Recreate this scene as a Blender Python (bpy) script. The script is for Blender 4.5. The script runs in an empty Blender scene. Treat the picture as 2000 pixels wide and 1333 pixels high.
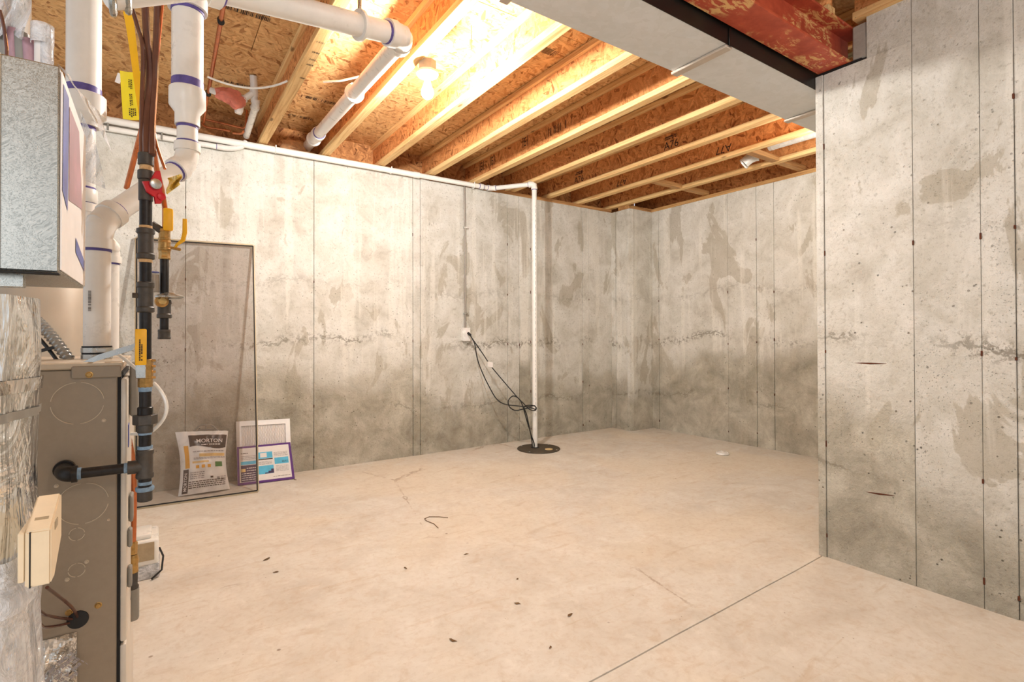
import bpy, bmesh, math, random
from mathutils import Vector, Matrix
random.seed(7)
S = bpy.context.scene
COL = S.collection
V = Vector
PI = math.pi

# ------------------------------------------------------------------ camera
F, Y0, TH, PT, RO, CAMZ = 1024.03, 645.306, 0.597, 0.0085, -0.0027, 1.03
_f0, _r0, _u0 = V((math.sin(TH), math.cos(TH), 0)), V((math.cos(TH), -math.sin(TH), 0)), V((0, 0, 1))
FW = _f0 * math.cos(PT) + _u0 * math.sin(PT)
_u1 = _u0 * math.cos(PT) - _f0 * math.sin(PT)
RT = _r0 * math.cos(RO) + _u1 * math.sin(RO)
UP = _u1 * math.cos(RO) - _r0 * math.sin(RO)
cam = bpy.data.cameras.new('camera')
cam.sensor_width = 36.0
cam.lens = F / 2000.0 * 36.0
cam.shift_y = -(666.5 - Y0) / 2000.0
cam.clip_start = 0.02
cam_o = bpy.data.objects.new('camera', cam)
cam_o.matrix_world = Matrix(((RT.x, UP.x, -FW.x, 0), (RT.y, UP.y, -FW.y, 0), (RT.z, UP.z, -FW.z, CAMZ), (0, 0, 0, 1)))
COL.objects.link(cam_o)
S.camera = cam_o

# ------------------------------------------------------------------ light
S.view_settings.view_transform = 'Standard'
S.view_settings.look = 'None'
S.view_settings.gamma = 1.0
S.view_settings.use_curve_mapping = False
S.view_settings.exposure = -0.12
BULB_STRENGTH = 2550.0
w = bpy.data.worlds.new('world')
S.world = w
w.use_nodes = True
w.node_tree.nodes['Background'].inputs[0].default_value = (0.90, 0.95, 1.0, 1)
w.node_tree.nodes['Background'].inputs[1].default_value = 0.9


def lamp(name, kind, loc, power, col, size=0.3, look=None):
    l = bpy.data.lights.new(name, kind)
    l.energy = power
    l.color = col
    if kind == 'AREA':
        l.shape = 'RECTANGLE'
        l.size, l.size_y = size
    else:
        l.shadow_soft_size = size
    o = bpy.data.objects.new(name, l)
    o.location = loc
    if look:
        o.rotation_euler = (V(look) - V(loc)).to_track_quat('-Z', 'Y').to_euler()
    COL.objects.link(o)
    return o


# an unseen bulb added as fill behind the camera, then the daylight of a window behind on the left
lamp('basement_fill_lamp', 'POINT', (0.9, -1.4, 2.25), 40, (1.0, 0.93, 0.84), 0.12)
lamp('basement_window_daylight', 'AREA', (-1.6, -1.6, 1.6), 36, (0.92, 0.96, 1.0), (1.0, 0.8), (0.2, 1.6, 1.0))


# a lamp added out of view behind the right wall to brighten the far corner
lamp('corner_fill_lamp', 'POINT', (3.62, 1.62, 2.28), 17, (1.0, 0.95, 0.88), 0.12)


# ------------------------------------------------------------------ pixel -> point helpers
def ray(px, py):
    return FW + RT * ((px - 1000) / F) + UP * ((Y0 - py) / F)


CO = V((0, 0, CAMZ))


def atD(px, py, d):
    return CO + ray(px, py) * d


def atX(px, py, x):
    r = ray(px, py)
    return CO + r * (x / r.x)


def atY(px, py, y):
    r = ray(px, py)
    return CO + r * (y / r.y)


def atZ(px, py, z):
    r = ray(px, py)
    return CO + r * ((z - CAMZ) / r.z)


# ------------------------------------------------------------------ mesh builder
class MB:
    def __init__(s):
        s.bm = bmesh.new()

    def face(s, pts):
        vs = [s.bm.verts.new(p) for p in pts]
        return s.bm.faces.new(vs)

    def box(s, a, b, bev=0.0, rot=None, seg=1):
        """axis box between corners a and b (optionally rotated by matrix rot about its centre)"""
        a, b = V(a), V(b)
        c = (a + b) / 2
        d = (b - a) / 2
        t = bmesh.new()
        bmesh.ops.create_cube(t, size=2.0)
        for v in t.verts:
            v.co = V((v.co.x * d.x, v.co.y * d.y, v.co.z * d.z))
        if bev:
            bmesh.ops.bevel(t, geom=list(t.edges), offset=bev, segments=seg, affect='EDGES', profile=0.5)
        for v in t.verts:
            v.co = c + (rot @ v.co if rot else v.co)
        s.join(t)
        return s

    def join(s, t):
        me = bpy.data.meshes.new('tmp')
        t.to_mesh(me)
        t.free()
        s.bm.from_mesh(me)
        bpy.data.meshes.remove(me)

    def prism(s, poly, axis, lo, hi):
        """poly: 2D points in the two other axes (in xyz order), extruded along axis"""
        def p3(p, h):
            if axis == 'x':
                return V((h, p[0], p[1]))
            if axis == 'y':
                return V((p[0], h, p[1]))
            return V((p[0], p[1], h))
        lo_v = [s.bm.verts.new(p3(p, lo)) for p in poly]
        hi_v = [s.bm.verts.new(p3(p, hi)) for p in poly]
        n = len(poly)
        s.bm.faces.new(lo_v)
        s.bm.faces.new(hi_v)
        for i in range(n):
            s.bm.faces.new((lo_v[i], lo_v[(i + 1) % n], hi_v[(i + 1) % n], hi_v[i]))
        return s

    def tube(s, pts, r, seg=14, caps=True, radii=None):
        pts = [V(p) for p in pts]
        n = len(pts)
        tang = []
        for i in range(n):
            a = pts[max(i - 1, 0)]
            b = pts[min(i + 1, n - 1)]
            t_ = (b - a)
            tang.append(t_.normalized() if t_.length > 1e-9 else V((0, 0, 1)))
        ref = V((0, 0, 1)) if abs(tang[0].z) < 0.9 else V((1, 0, 0))
        nrm = tang[0].cross(ref).normalized()
        rings = []
        for i in range(n):
            if i:
                nrm = (nrm - tang[i] * nrm.dot(tang[i]))
                nrm = nrm.normalized() if nrm.length > 1e-6 else tang[i].orthogonal().normalized()
            bn = tang[i].cross(nrm)
            rr = radii[i] if radii else r
            rings.append([s.bm.verts.new(pts[i] + (nrm * math.cos(2 * PI * k / seg) + bn * math.sin(2 * PI * k / seg)) * rr) for k in range(seg)])
        for i in range(n - 1):
            for k in range(seg):
                s.bm.faces.new((rings[i][k], rings[i][(k + 1) % seg], rings[i + 1][(k + 1) % seg], rings[i + 1][k]))
        if caps:
            s.bm.faces.new(list(reversed(rings[0])))
            s.bm.faces.new(rings[-1])
        return s

    def lathe(s, base, axis, prof, seg=20):
        """prof: list of (distance along axis, radius)"""
        base, axis = V(base), V(axis).normalized()
        # doubled profile points keep sharp shoulders
        pts = []
        nx = axis.orthogonal().normalized()
        if abs(axis.z) > 0.99:
            nx = V((1, 0, 0))
        ny = axis.cross(nx)
        rings = []
        for t_, r in prof:
            c = base + axis * t_
            rings.append([s.bm.verts.new(c + (nx * math.cos(2 * PI * k / seg) + ny * math.sin(2 * PI * k / seg)) * max(r, 1e-5)) for k in range(seg)])
        for i in range(len(rings) - 1):
            for k in range(seg):
                s.bm.faces.new((rings[i][k], rings[i][(k + 1) % seg], rings[i + 1][(k + 1) % seg], rings[i + 1][k]))
        s.bm.faces.new(list(reversed(rings[0])))
        s.bm.faces.new(rings[-1])
        return s

    def sphere(s, c, r, sx=1, sy=1, sz=1, u=16, v=10):
        t = bmesh.new()
        bmesh.ops.create_uvsphere(t, u_segments=u, v_segments=v, radius=r)
        for q in t.verts:
            q.co = V(c) + V((q.co.x * sx, q.co.y * sy, q.co.z * sz))
        s.join(t)
        return s

    def grid(s, fn, nu, nv, thick=None):
        vs = [[s.bm.verts.new(fn(i / nu, j / nv)) for j in range(nv + 1)] for i in range(nu + 1)]
        for i in range(nu):
            for j in range(nv):
                s.bm.faces.new((vs[i][j], vs[i + 1][j], vs[i + 1][j + 1], vs[i][j + 1]))
        return s


def obj(name, mb, mat, parent=None, label=None, smooth=True, kind=None):
    bm = mb.bm
    bmesh.ops.recalc_face_normals(bm, faces=list(bm.faces))
    me = bpy.data.meshes.new(name)
    bm.to_mesh(me)
    bm.free()
    if smooth:
        me.shade_smooth()
        me.set_sharp_from_angle(angle=0.62)
    me.materials.append(mat)
    o = bpy.data.objects.new(name, me)
    COL.objects.link(o)
    if parent is not None:
        o.parent = parent
        # meshes are written in world coordinates
        par = parent
        off = V((0, 0, 0))
        while par is not None:
            off += par.location
            par = par.parent
        o.location = -off
    if label:
        o['label'] = label
    if kind:
        o['kind'] = kind
    if any(k in name for k in ('_print', 'ink_stamp')) or name == 'print':
        o['kind'] = 'stuff'
    return o


def thing(name, label, cat, loc=(0, 0, 0), group=None):
    o = bpy.data.objects.new(name, None)
    o.empty_display_size = 0.05
    COL.objects.link(o)
    o.location = loc
    o['label'] = label
    o['category'] = cat
    if group:
        o['group'] = group
    return o


def tag(o, label, cat, group=None):
    o['label'] = label
    o['category'] = cat
    if group:
        o['group'] = group
    return o


def struct(name, mb, mat, smooth=False):
    return obj(name, mb, mat, None, smooth=smooth, kind='structure')


# ------------------------------------------------------------------ material helpers
class NB:
    def __init__(s, name):
        s.m = bpy.data.materials.new(name)
        s.m.use_nodes = True
        s.t = s.m.node_tree
        s.b = s.t.nodes['Principled BSDF']
        s.out = s.t.nodes['Material Output']

    def n(s, kind, **kw):
        nd = s.t.nodes.new(kind)
        for k, v in kw.items():
            setattr(nd, k, v)
        return nd

    def lk(s, a, b):
        s.t.links.new(a, b)

    def put(s, sock, val):
        if isinstance(val, bpy.types.NodeSocket):
            s.lk(val, sock)
        elif val is not None:
            if isinstance(val, (tuple, list)) and len(val) == 3 and sock.type == 'RGBA':
                val = (*val, 1)
            sock.default_value = val

    def coord(s, scale=(1, 1, 1), loc=(0, 0, 0), rot=(0, 0, 0)):
        tc = s.n('ShaderNodeTexCoord')
        mp = s.n('ShaderNodeMapping')
        s.lk(tc.outputs['Object'], mp.inputs['Vector'])
        mp.inputs['Scale'].default_value = scale
        mp.inputs['Location'].default_value = loc
        mp.inputs['Rotation'].default_value = rot
        return mp.outputs[0]

    def noise(s, vec, scale=5, detail=6, rough=0.6, dist=0.0):
        nd = s.n('ShaderNodeTexNoise')
        s.lk(vec, nd.inputs['Vector'])
        nd.inputs['Scale'].default_value = scale
        nd.inputs['Detail'].default_value = detail
        nd.inputs['Roughness'].default_value = rough
        nd.inputs['Distortion'].default_value = dist
        return nd.outputs['Fac']

    def vor(s, vec, scale=5, feature='F1', out='Distance', rand=1.0):
        nd = s.n('ShaderNodeTexVoronoi', feature=feature)
        s.lk(vec, nd.inputs['Vector'])
        nd.inputs['Scale'].default_value = scale
        nd.inputs['Randomness'].default_value = rand
        return nd.outputs[out]

    def math(s, op, a, b=None, c=None, clamp=False):
        nd = s.n('ShaderNodeMath', operation=op, use_clamp=clamp)
        s.put(nd.inputs[0], a)
        s.put(nd.inputs[1], b)
        s.put(nd.inputs[2], c)
        return nd.outputs[0]

    def ss(s, v, lo, hi, a=0.0, b=1.0):
        nd = s.n('ShaderNodeMapRange', interpolation_type='SMOOTHSTEP')
        s.put(nd.inputs['Value'], v)
        s.put(nd.inputs['From Min'], lo)
        s.put(nd.inputs['From Max'], hi)
        nd.inputs['To Min'].default_value = a
        nd.inputs['To Max'].default_value = b
        return nd.outputs[0]

    def mix(s, f, a, b, blend='MIX'):
        nd = s.n('ShaderNodeMix', data_type='RGBA', blend_type=blend)
        s.put(nd.inputs[0], f)
        s.put(nd.inputs[6], a)
        s.put(nd.inputs[7], b)
        return nd.outputs[2]

    def ramp(s, f, stops, interp='LINEAR'):
        nd = s.n('ShaderNodeValToRGB')
        cr = nd.color_ramp
        cr.interpolation = interp
        while len(cr.elements) > 1:
            cr.elements.remove(cr.elements[-1])
        for i, (p, c) in enumerate(stops):
            e = cr.elements[0] if i == 0 else cr.elements.new(p)
            e.position = p
            e.color = (*c, 1)
        s.put(nd.inputs[0], f)
        return nd.outputs[0]

    def sep(s, vec):
        nd = s.n('ShaderNodeSeparateXYZ')
        s.lk(vec, nd.inputs[0])
        return nd.outputs

    def bump(s, h, strength=0.3, dist=0.01, nrm=None):
        nd = s.n('ShaderNodeBump')
        nd.inputs['Strength'].default_value = strength
        nd.inputs['Distance'].default_value = dist
        s.lk(h, nd.inputs['Height'])
        if nrm is not None:
            s.lk(nrm, nd.inputs['Normal'])
        return nd.outputs[0]

    def set(s, color=None, rough=None, metal=None, normal=None, **kw):
        s.put(s.b.inputs['Base Color'], color)
        s.put(s.b.inputs['Roughness'], rough)
        s.put(s.b.inputs['Metallic'], metal)
        if normal is not None:
            s.lk(normal, s.b.inputs['Normal'])
        for k, v in kw.items():
            s.put(s.b.inputs[k], v)
        return s.m


def srgb(r, g, b):
    def f(c):
        c /= 255.0
        return c / 12.92 if c <= 0.04045 else ((c + 0.055) / 1.055) ** 2.4
    return (f(r), f(g), f(b))


def paint(name, col, rough=0.5, metal=0.0, vary=0.12, scale=30, bump=0.05, **kw):
    """plain surface with a little procedural wear"""
    b = NB(name)
    c = b.coord()
    n1 = b.noise(c, scale, 5, 0.65)
    d = tuple(x * (1 - vary) for x in col)
    l = tuple(min(1, x * (1 + vary)) for x in col)
    colr = b.ramp(n1, [(0.3, d), (0.7, l)])
    r = b.ss(n1, 0.2, 0.8, max(rough - 0.08, 0.02), min(rough + 0.08, 1))
    nm = b.bump(n1, bump, 0.002)
    return b.set(colr, r, metal, nm, **kw)


def conc_wall(name, tone=1.0, dark_h=0.62, shift=0.0):
    b = NB(name)
    c = b.coord(loc=(shift, shift, 0))
    x, y, z = b.sep(b.coord())
    oi = b.n('ShaderNodeObjectInfo').outputs['Random']
    big = b.noise(c, 1.3, 7, 0.62)
    mid = b.noise(c, 4.5, 8, 0.66, 0.4)
    fine = b.noise(c, 60, 6, 0.7)
    grit = b.noise(c, 220, 3, 0.7)
    drip = b.noise(b.coord((9, 9, 0.55), (shift, 0, 0)), 1.0, 5, 0.6)
    blot = b.noise(b.coord((3.2, 3.2, 1.6), (7 + shift, 2, 0)), 1.0, 6, 0.58, 1.0)
    col = b.ramp(mid, [(0.25, srgb(182, 176, 163)), (0.43, srgb(208, 204, 193)), (0.62, srgb(226, 223, 215))])
    # tan blotches left by form oil
    col = b.mix(b.ss(blot, 0.565, 0.59, 0, 0.6), col, srgb(176, 167, 148))
    col = b.mix(b.ss(drip, 0.54, 0.62, 0, 0.45), col, srgb(238, 234, 224))
    # the lower pour: damper, rougher, grey brown; its height changes panel by panel
    hh = b.math('ADD', z, b.math('MULTIPLY', b.math('SUBTRACT', big, 0.5), -0.9))
    hh = b.math('ADD', hh, b.math('MULTIPLY', b.math('SUBTRACT', mid, 0.5), -0.6))
    hh = b.math('ADD', hh, b.math('MULTIPLY', b.math('SUBTRACT', oi, 0.5), -0.45))
    low = b.ss(hh, dark_h + 0.15, dark_h - 0.10, 0, 1)
    lowc = b.ramp(mid, [(0.25, srgb(124, 118, 102)), (0.48, srgb(168, 161, 143)), (0.7, srgb(205, 199, 182))])
    col = b.mix(b.math('MULTIPLY', low, 0.82), col, lowc)
    # cold joints: ragged dark lines where one pour met the next
    wav = b.math('ADD', z, b.math('MULTIPLY', b.math('SUBTRACT', b.noise(b.coord((1, 1, 0.25), (3 + shift, 0, 0)), 1.1, 9, 0.6), 0.5), 0.6))
    for h0, st, wd in ((0.95, 0.5, 0.05), (0.40, 0.35, 0.03), (1.42, 0.2, 0.05)):
        dd = b.math('ABSOLUTE', b.math('SUBTRACT', wav, h0))
        rag = b.math('MULTIPLY', b.ss(dd, wd * 1.3, wd * 0.2), b.ss(b.noise(c, 30, 7, 0.75), 0.49, 0.56))
        seg = b.math('MULTIPLY', b.ss(dd, 0.007, 0.002), b.ss(b.noise(c, 2.6, 4, 0.5), 0.5, 0.56))
        ln = b.math('MULTIPLY', b.math('MAXIMUM', rag, seg), b.ss(b.noise(c, 1.9, 4, 0.5), 0.42, 0.56, 0.12, min(1.0, st * 1.35)))
        col = b.mix(ln, col, srgb(112, 101, 82))
    # keep the joints broken up along the wall
    # bug holes
    v1 = b.vor(c, 34)
    pit = b.ss(v1, 0.16, 0.09)
    pit = b.math('MULTIPLY', pit, b.ss(b.noise(c, 9, 4, 0.6), 0.52, 0.62))
    v2 = b.vor(c, 90)
    pit2 = b.math('MULTIPLY', b.ss(v2, 0.2, 0.1), b.ss(b.noise(c, 5, 4, 0.6), 0.5, 0.66))
    pits = b.math('MAXIMUM', pit, b.math('MULTIPLY', pit2, 0.7))
    pits = b.math('MULTIPLY', pits, b.ss(hh, 1.7, 0.6, 0.45, 1.0))
    col = b.mix(b.math('MULTIPLY', pits, 0.75), col, srgb(84, 74, 58))
    col = b.mix(b.ss(fine, 0.30, 0.46, 0.4, 0.0), col, srgb(132, 122, 104))
    mot = b.noise(c, 17, 8, 0.75, 0.5)
    col = b.mix(b.ss(mot, 0.30, 0.46, 0.22, 0.0), col, srgb(150, 140, 118))
    col = b.mix(b.ss(mot, 0.58, 0.70, 0.0, 0.2), col, srgb(240, 236, 226))
    col = b.mix(b.ss(grit, 0.58, 0.70, 0, 0.35), col, srgb(110, 100, 84))
    # per panel tone
    tonec = b.ramp(oi, [(0, (0.93 * tone,) * 3), (1, (1.03 * tone,) * 3)])
    col = b.mix(1.0, col, tonec, 'MULTIPLY')
    h = b.math('ADD', b.math('MULTIPLY', fine, 0.5), b.math('MULTIPLY', mid, 0.8))
    h = b.math('ADD', h, b.math('MULTIPLY', b.math('MULTIPLY', b.noise(c, 26, 6, 0.7), low), 1.3))
    h = b.math('SUBTRACT', h, b.math('MULTIPLY', pits, 1.2))
    return b.set(col, 0.88, 0.0, b.bump(h, 0.8, 0.014), **{'Specular IOR Level': 0.25})


def conc_floor():
    b = NB('troweled_concrete_floor')
    c = b.coord()
    big = b.noise(c, 0.9, 6, 0.55, 0.6)
    mid = b.noise(c, 3.5, 8, 0.6, 1.2)
    sw = b.noise(b.coord((1.0, 5.0, 1), rot=(0, 0, 0.5)), 2.2, 7, 0.62, 1.5)
    fine = b.noise(c, 40, 6, 0.7)
    col = b.ramp(mid, [(0.25, srgb(206, 197, 184)), (0.5, srgb(221, 214, 203)), (0.75, srgb(232, 227, 218))])
    col = b.mix(b.ss(big, 0.42, 0.62, 0, 0.5), col, srgb(232, 218, 196))
    col = b.mix(b.ss(sw, 0.56, 0.7, 0, 0.4), col, srgb(200, 178, 150))
    v = b.vor(b.coord((1, 1, 1), (1.3, 0.4, 0)), 7)
    sp = b.math('MULTIPLY', b.ss(v, 0.055, 0.03), b.ss(b.noise(c, 3, 3, 0.5), 0.5, 0.6))
    v2 = b.vor(c, 30)
    sp2 = b.math('MULTIPLY', b.ss(v2, 0.09, 0.05), b.ss(b.noise(c, 6, 3, 0.5), 0.52, 0.64))
    col = b.mix(b.math('MULTIPLY', b.math('MAXIMUM', sp, sp2), 0.7), col, srgb(122, 92, 62))
    # hairline shrinkage cracks
    cr = b.vor(b.coord((1, 1, 1), (0.2, 0.7, 0)), 0.55, 'DISTANCE_TO_EDGE')
    crk = b.math('ADD', cr, b.math('MULTIPLY', b.math('SUBTRACT', b.noise(c, 6, 8, 0.7), 0.5), 0.05))
    ln = b.math('MULTIPLY', b.ss(b.math('ABSOLUTE', crk), 0.004, 0.001), b.ss(b.noise(c, 1.1, 3, 0.5), 0.53, 0.6, 0, 0.5))
    col = b.mix(ln, col, srgb(150, 118, 84))
    col = b.mix(b.ss(fine, 0.3, 0.55, 0.25, 0), col, srgb(186, 164, 138))
    med = b.noise(c, 14, 8, 0.7, 0.8)
    col = b.mix(b.ss(med, 0.36, 0.5, 0.22, 0), col, srgb(196, 170, 140))
    col = b.mix(b.ss(med, 0.56, 0.68, 0, 0.3), col, srgb(242, 236, 226))
    rgh = b.ss(mid, 0.3, 0.7, 0.5, 0.72)
    h = b.math('ADD', b.math('MULTIPLY', fine, 0.25), b.math('MULTIPLY', mid, 0.5))
    return b.set(col, rgh, 0, b.bump(h, 0.18, 0.008), **{'Specular IOR Level': 0.35})


def osb(name, plane, light, dark, mid):
    """wood strand board: three turned layers of long voronoi flakes"""
    b = NB(name)
    flakes = []
    for k, (ang, off) in enumerate(((0.25, 0.0), (1.15, 3.1), (2.1, 6.4))):
        base = b.coord(loc=(off, off * 0.7, off * 0.3))
        mp = b.n('ShaderNodeMapping', vector_type='TEXTURE')
        b.lk(base, mp.inputs['Vector'])
        rot = {'xy': (0, 0, ang), 'yz': (ang, 0, 0), 'xz': (0, ang, 0)}[plane]
        mp.inputs['Rotation'].default_value = rot
        mp2 = b.n('ShaderNodeMapping')
        b.lk(mp.outputs[0], mp2.inputs['Vector'])
        mp2.inputs['Scale'].default_value = {'xy': (14, 62, 20), 'yz': (20, 14, 62), 'xz': (14, 20, 62)}[plane]
        nd = b.n('ShaderNodeTexVoronoi', feature='F1')
        b.lk(mp2.outputs[0], nd.inputs['Vector'])
        nd.inputs['Scale'].default_value = 1.0
        flakes.append((nd.outputs['Color'], nd.outputs['Distance']))
    c = b.coord()
    sel = b.noise(c, 16, 3, 0.6)
    sel2 = b.noise(b.coord(loc=(4, 4, 4)), 13, 3, 0.6)
    f1 = b.mix(b.ss(sel, 0.49, 0.51), flakes[0][0], flakes[1][0])
    f = b.mix(b.ss(sel2, 0.54, 0.56), f1, flakes[2][0])
    d1 = b.mix(b.ss(sel, 0.49, 0.51), flakes[0][1], flakes[1][1])
    d = b.mix(b.ss(sel2, 0.54, 0.56), d1, flakes[2][1])
    r = b.n('ShaderNodeSeparateColor')
    b.lk(f, r.inputs[0])
    dd = b.n('ShaderNodeSeparateColor')
    b.lk(d, dd.inputs[0])
    col = b.ramp(r.outputs[0], [(0.0, dark), (0.14, mid), (0.5, light), (0.8, tuple(min(1, q * 1.12) for q in light)), (1, mid)])
    edge = b.ss(dd.outputs[0], 0.55, 0.95, 0, 0.45)
    col = b.mix(edge, col, dark)
    gr = b.noise(b.coord({'xy': (8, 140, 8), 'yz': (8, 30, 140), 'xz': (30, 8, 140)}[plane]), 1.5, 4, 0.6)
    col = b.mix(b.ss(gr, 0.42, 0.66, 0, 0.28), col, dark)
    st = b.noise(c, 2.2, 5, 0.6)
    col = b.mix(b.ss(st, 0.48, 0.66, 0, 0.32), col, mid)
    hgt = b.math('ADD', b.math('MULTIPLY', r.outputs[1], 0.7), b.math('MULTIPLY', dd.outputs[0], -0.6))
    return b.set(col, 0.72, 0, b.bump(hgt, 0.35, 0.004), **{'Specular IOR Level': 0.25})


def lumber(name, light, dark, along='y'):
    b = NB(name)
    sc = {'y': (60, 2.2, 60), 'x': (2.2, 60, 60), 'z': (60, 60, 2.2)}[along]
    g = b.noise(b.coord(sc), 1.0, 6, 0.65, 0.8)
    big = b.noise(b.coord({'y': (6, 0.9, 6), 'x': (0.9, 6, 6), 'z': (6, 6, 0.9)}[along]), 1.0, 5, 0.6)
    col = b.ramp(g, [(0.3, dark), (0.55, light), (0.8, tuple(min(1, q * 1.1) for q in light))])
    col = b.mix(b.ss(big, 0.46, 0.68, 0, 0.45), col, dark)
    kn = b.vor(b.coord({'y': (9, 3, 9), 'x': (3, 9, 9), 'z': (9, 9, 3)}[along]), 1.0)
    col = b.mix(b.ss(kn, 0.12, 0.05, 0, 0.75), col, srgb(96, 58, 30))
    sp = b.vor(b.coord((1, 1, 1)), 45)
    col = b.mix(b.math('MULTIPLY', b.ss(sp, 0.16, 0.08, 0, 0.6), b.ss(big, 0.5, 0.6)), col, srgb(90, 60, 36))
    return b.set(col, 0.68, 0, b.bump(g, 0.2, 0.002), **{'Specular IOR Level': 0.25})


def spangle(name, light, dark, rough=0.35, metal=0.9, scale=26, crumple=0.0):
    b = NB(name)
    c = b.coord()
    d = b.noise(c, 20, 3, 0.5)
    v = b.n('ShaderNodeTexVoronoi')
    mp = b.n('ShaderNodeVectorMath', operation='ADD')
    b.lk(c, mp.inputs[0])
    cm = b.n('ShaderNodeCombineXYZ')
    b.lk(b.math('MULTIPLY', d, 0.06), cm.inputs[0])
    b.lk(b.math('MULTIPLY', d, 0.05), cm.inputs[2])
    b.lk(cm.outputs[0], mp.inputs[1])
    b.lk(mp.outputs[0], v.inputs['Vector'])
    v.inputs['Scale'].default_value = scale
    r = b.n('ShaderNodeSeparateColor')
    b.lk(v.outputs['Color'], r.inputs[0])
    n2 = b.noise(c, 90, 4, 0.7)
    f = b.math('ADD', b.math('MULTIPLY', r.outputs[0], 0.6), b.math('MULTIPLY', n2, 0.4))
    col = b.ramp(f, [(0.2, dark), (0.8, light)])
    rg = b.ss(f, 0, 1, max(rough - 0.1, 0.05), rough + 0.12)
    h = b.noise(c, 9, 5, 0.55, 0.6) if crumple else n2
    nm = b.bump(h, crumple if crumple else 0.05, 0.03 if crumple else 0.002)
    return b.set(col, rg, metal, nm)


def red_primer():
    b = NB('red_primer_steel')
    c = b.coord()
    sc = b.noise(b.coord((10, 26, 26)), 1.6, 7, 0.72, 0.8)
    n2 = b.noise(c, 3.0, 5, 0.6)
    col = b.ramp(b.noise(c, 12, 6, 0.65), [(0.3, srgb(160, 62, 38)), (0.7, srgb(200, 90, 60))])
    ch = b.math('MULTIPLY', b.ss(sc, 0.49, 0.56), b.ss(n2, 0.53, 0.6))
    col = b.mix(ch, col, srgb(224, 178, 116))
    ch2 = b.math('MULTIPLY', b.ss(sc, 0.38, 0.34), b.ss(n2, 0.52, 0.62, 0, 0.6))
    col = b.mix(ch2, col, srgb(205, 150, 130))
    return b.set(col, 0.55, 0.0, b.bump(sc, 0.2, 0.003))


def screen_mesh():
    b = NB('insect_screen_mesh')
    c = b.coord()
    n = b.noise(c, 3, 3, 0.5)
    col = b.ramp(n, [(0.3, srgb(112, 90, 74)), (0.7, srgb(132, 108, 90))])
    b.set(col, 0.8, 0)
    tr = b.n('ShaderNodeBsdfTransparent')
    mx = b.n('ShaderNodeMixShader')
    mx.inputs[0].default_value = 0.36
    b.lk(tr.outputs[0], mx.inputs[1])
    b.lk(b.b.outputs[0], mx.inputs[2])
    b.lk(mx.outputs[0], b.out.inputs[0])
    return b.m


def clear_film(name, alpha, col=(0.92, 0.93, 0.96)):
    b = NB(name)
    c = b.coord()
    h = b.noise(c, 22, 6, 0.65, 1.0)
    b.set(b.ramp(h, [(0.3, tuple(q * 0.8 for q in col)), (0.7, col)]), 0.18, 0, b.bump(h, 0.9, 0.02))
    tr = b.n('ShaderNodeBsdfTransparent')
    mx = b.n('ShaderNodeMixShader')
    b.put(mx.inputs[0], b.ss(h, 0.3, 0.7, alpha * 0.6, min(1, alpha * 1.3)))
    b.lk(tr.outputs[0], mx.inputs[1])
    b.lk(b.b.outputs[0], mx.inputs[2])
    b.lk(mx.outputs[0], b.out.inputs[0])
    return b.m


M = {}
M['wall_a'] = conc_wall('poured_concrete_back', 1.0, 0.60)
M['wall_b'] = conc_wall('poured_concrete_far', 1.1, 0.62, 5.3)
M['wall_c'] = conc_wall('poured_concrete_right', 1.0, 0.50, 11.7)
M['floor'] = conc_floor()
M['osb_floor'] = osb('strand_board_subfloor', 'xy', srgb(226, 184, 128), srgb(146, 96, 54), srgb(208, 156, 100))
M['osb_web'] = osb('strand_board_web', 'yz', srgb(226, 160, 100), srgb(138, 80, 42), srgb(200, 130, 74))
M['osb_rim'] = osb('strand_board_rim', 'xz', srgb(204, 150, 96), srgb(112, 70, 40), srgb(172, 118, 72))
M['lumber'] = lumber('joist_flange_lumber', srgb(242, 206, 146), srgb(206, 152, 94), 'y')
M['lumber_x'] = lumber('sill_lumber', srgb(206, 158, 104), srgb(140, 92, 54), 'x')
M['ink'] = paint('black_stamp_ink', srgb(52, 34, 26), 0.8)
M['pvc'] = paint('white_pvc', srgb(224, 219, 212), 0.32, vary=0.05, scale=14)
M['pvc_bright'] = paint('bright_white_pvc', srgb(238, 235, 228), 0.32, vary=0.04, scale=14)
M['pvc_print'] = paint('grey_pipe_print', srgb(112, 108, 112), 0.6)
M['purple'] = paint('purple_primer', srgb(84, 70, 138), 0.45, vary=0.25, scale=60)
M['galv'] = spangle('galvanized_steel', (0.46, 0.46, 0.43), (0.36, 0.36, 0.33), 0.32, 0.85, 750)
M['duct'] = spangle('duct_sheet_metal', (0.72, 0.73, 0.73), (0.66, 0.67, 0.66), 0.5, 0.2, 40)
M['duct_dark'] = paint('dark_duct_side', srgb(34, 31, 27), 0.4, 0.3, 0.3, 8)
M['cleat'] = paint('bright_cleat', srgb(200, 188, 174), 0.42, 0.35, 0.08)
M['red_beam'] = red_primer()
M['iron'] = paint('black_iron', srgb(44, 41, 40), 0.38, 0.55, 0.35, 60, 0.25)
M['iron_fit'] = paint('dull_iron_fitting', srgb(78, 73, 68), 0.5, 0.45, 0.25, 70, 0.35)
M['sealant'] = paint('blue_thread_sealant', srgb(122, 148, 172), 0.6, vary=0.3, scale=120)
M['dope'] = paint('tan_thread_sealant', srgb(206, 168, 118), 0.6, vary=0.25, scale=120)
M['brass'] = paint('brass', srgb(176, 140, 84), 0.34, 0.8, 0.3, 90)
M['copper'] = paint('copper_tube', srgb(190, 112, 70), 0.32, 0.8, 0.2, 25)
M['coated'] = paint('brown_coated_tube', srgb(100, 66, 56), 0.14, 0.1, 0.2, 10)
M['yellow'] = paint('yellow_handle', srgb(238, 178, 12), 0.4, vary=0.08)
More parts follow.
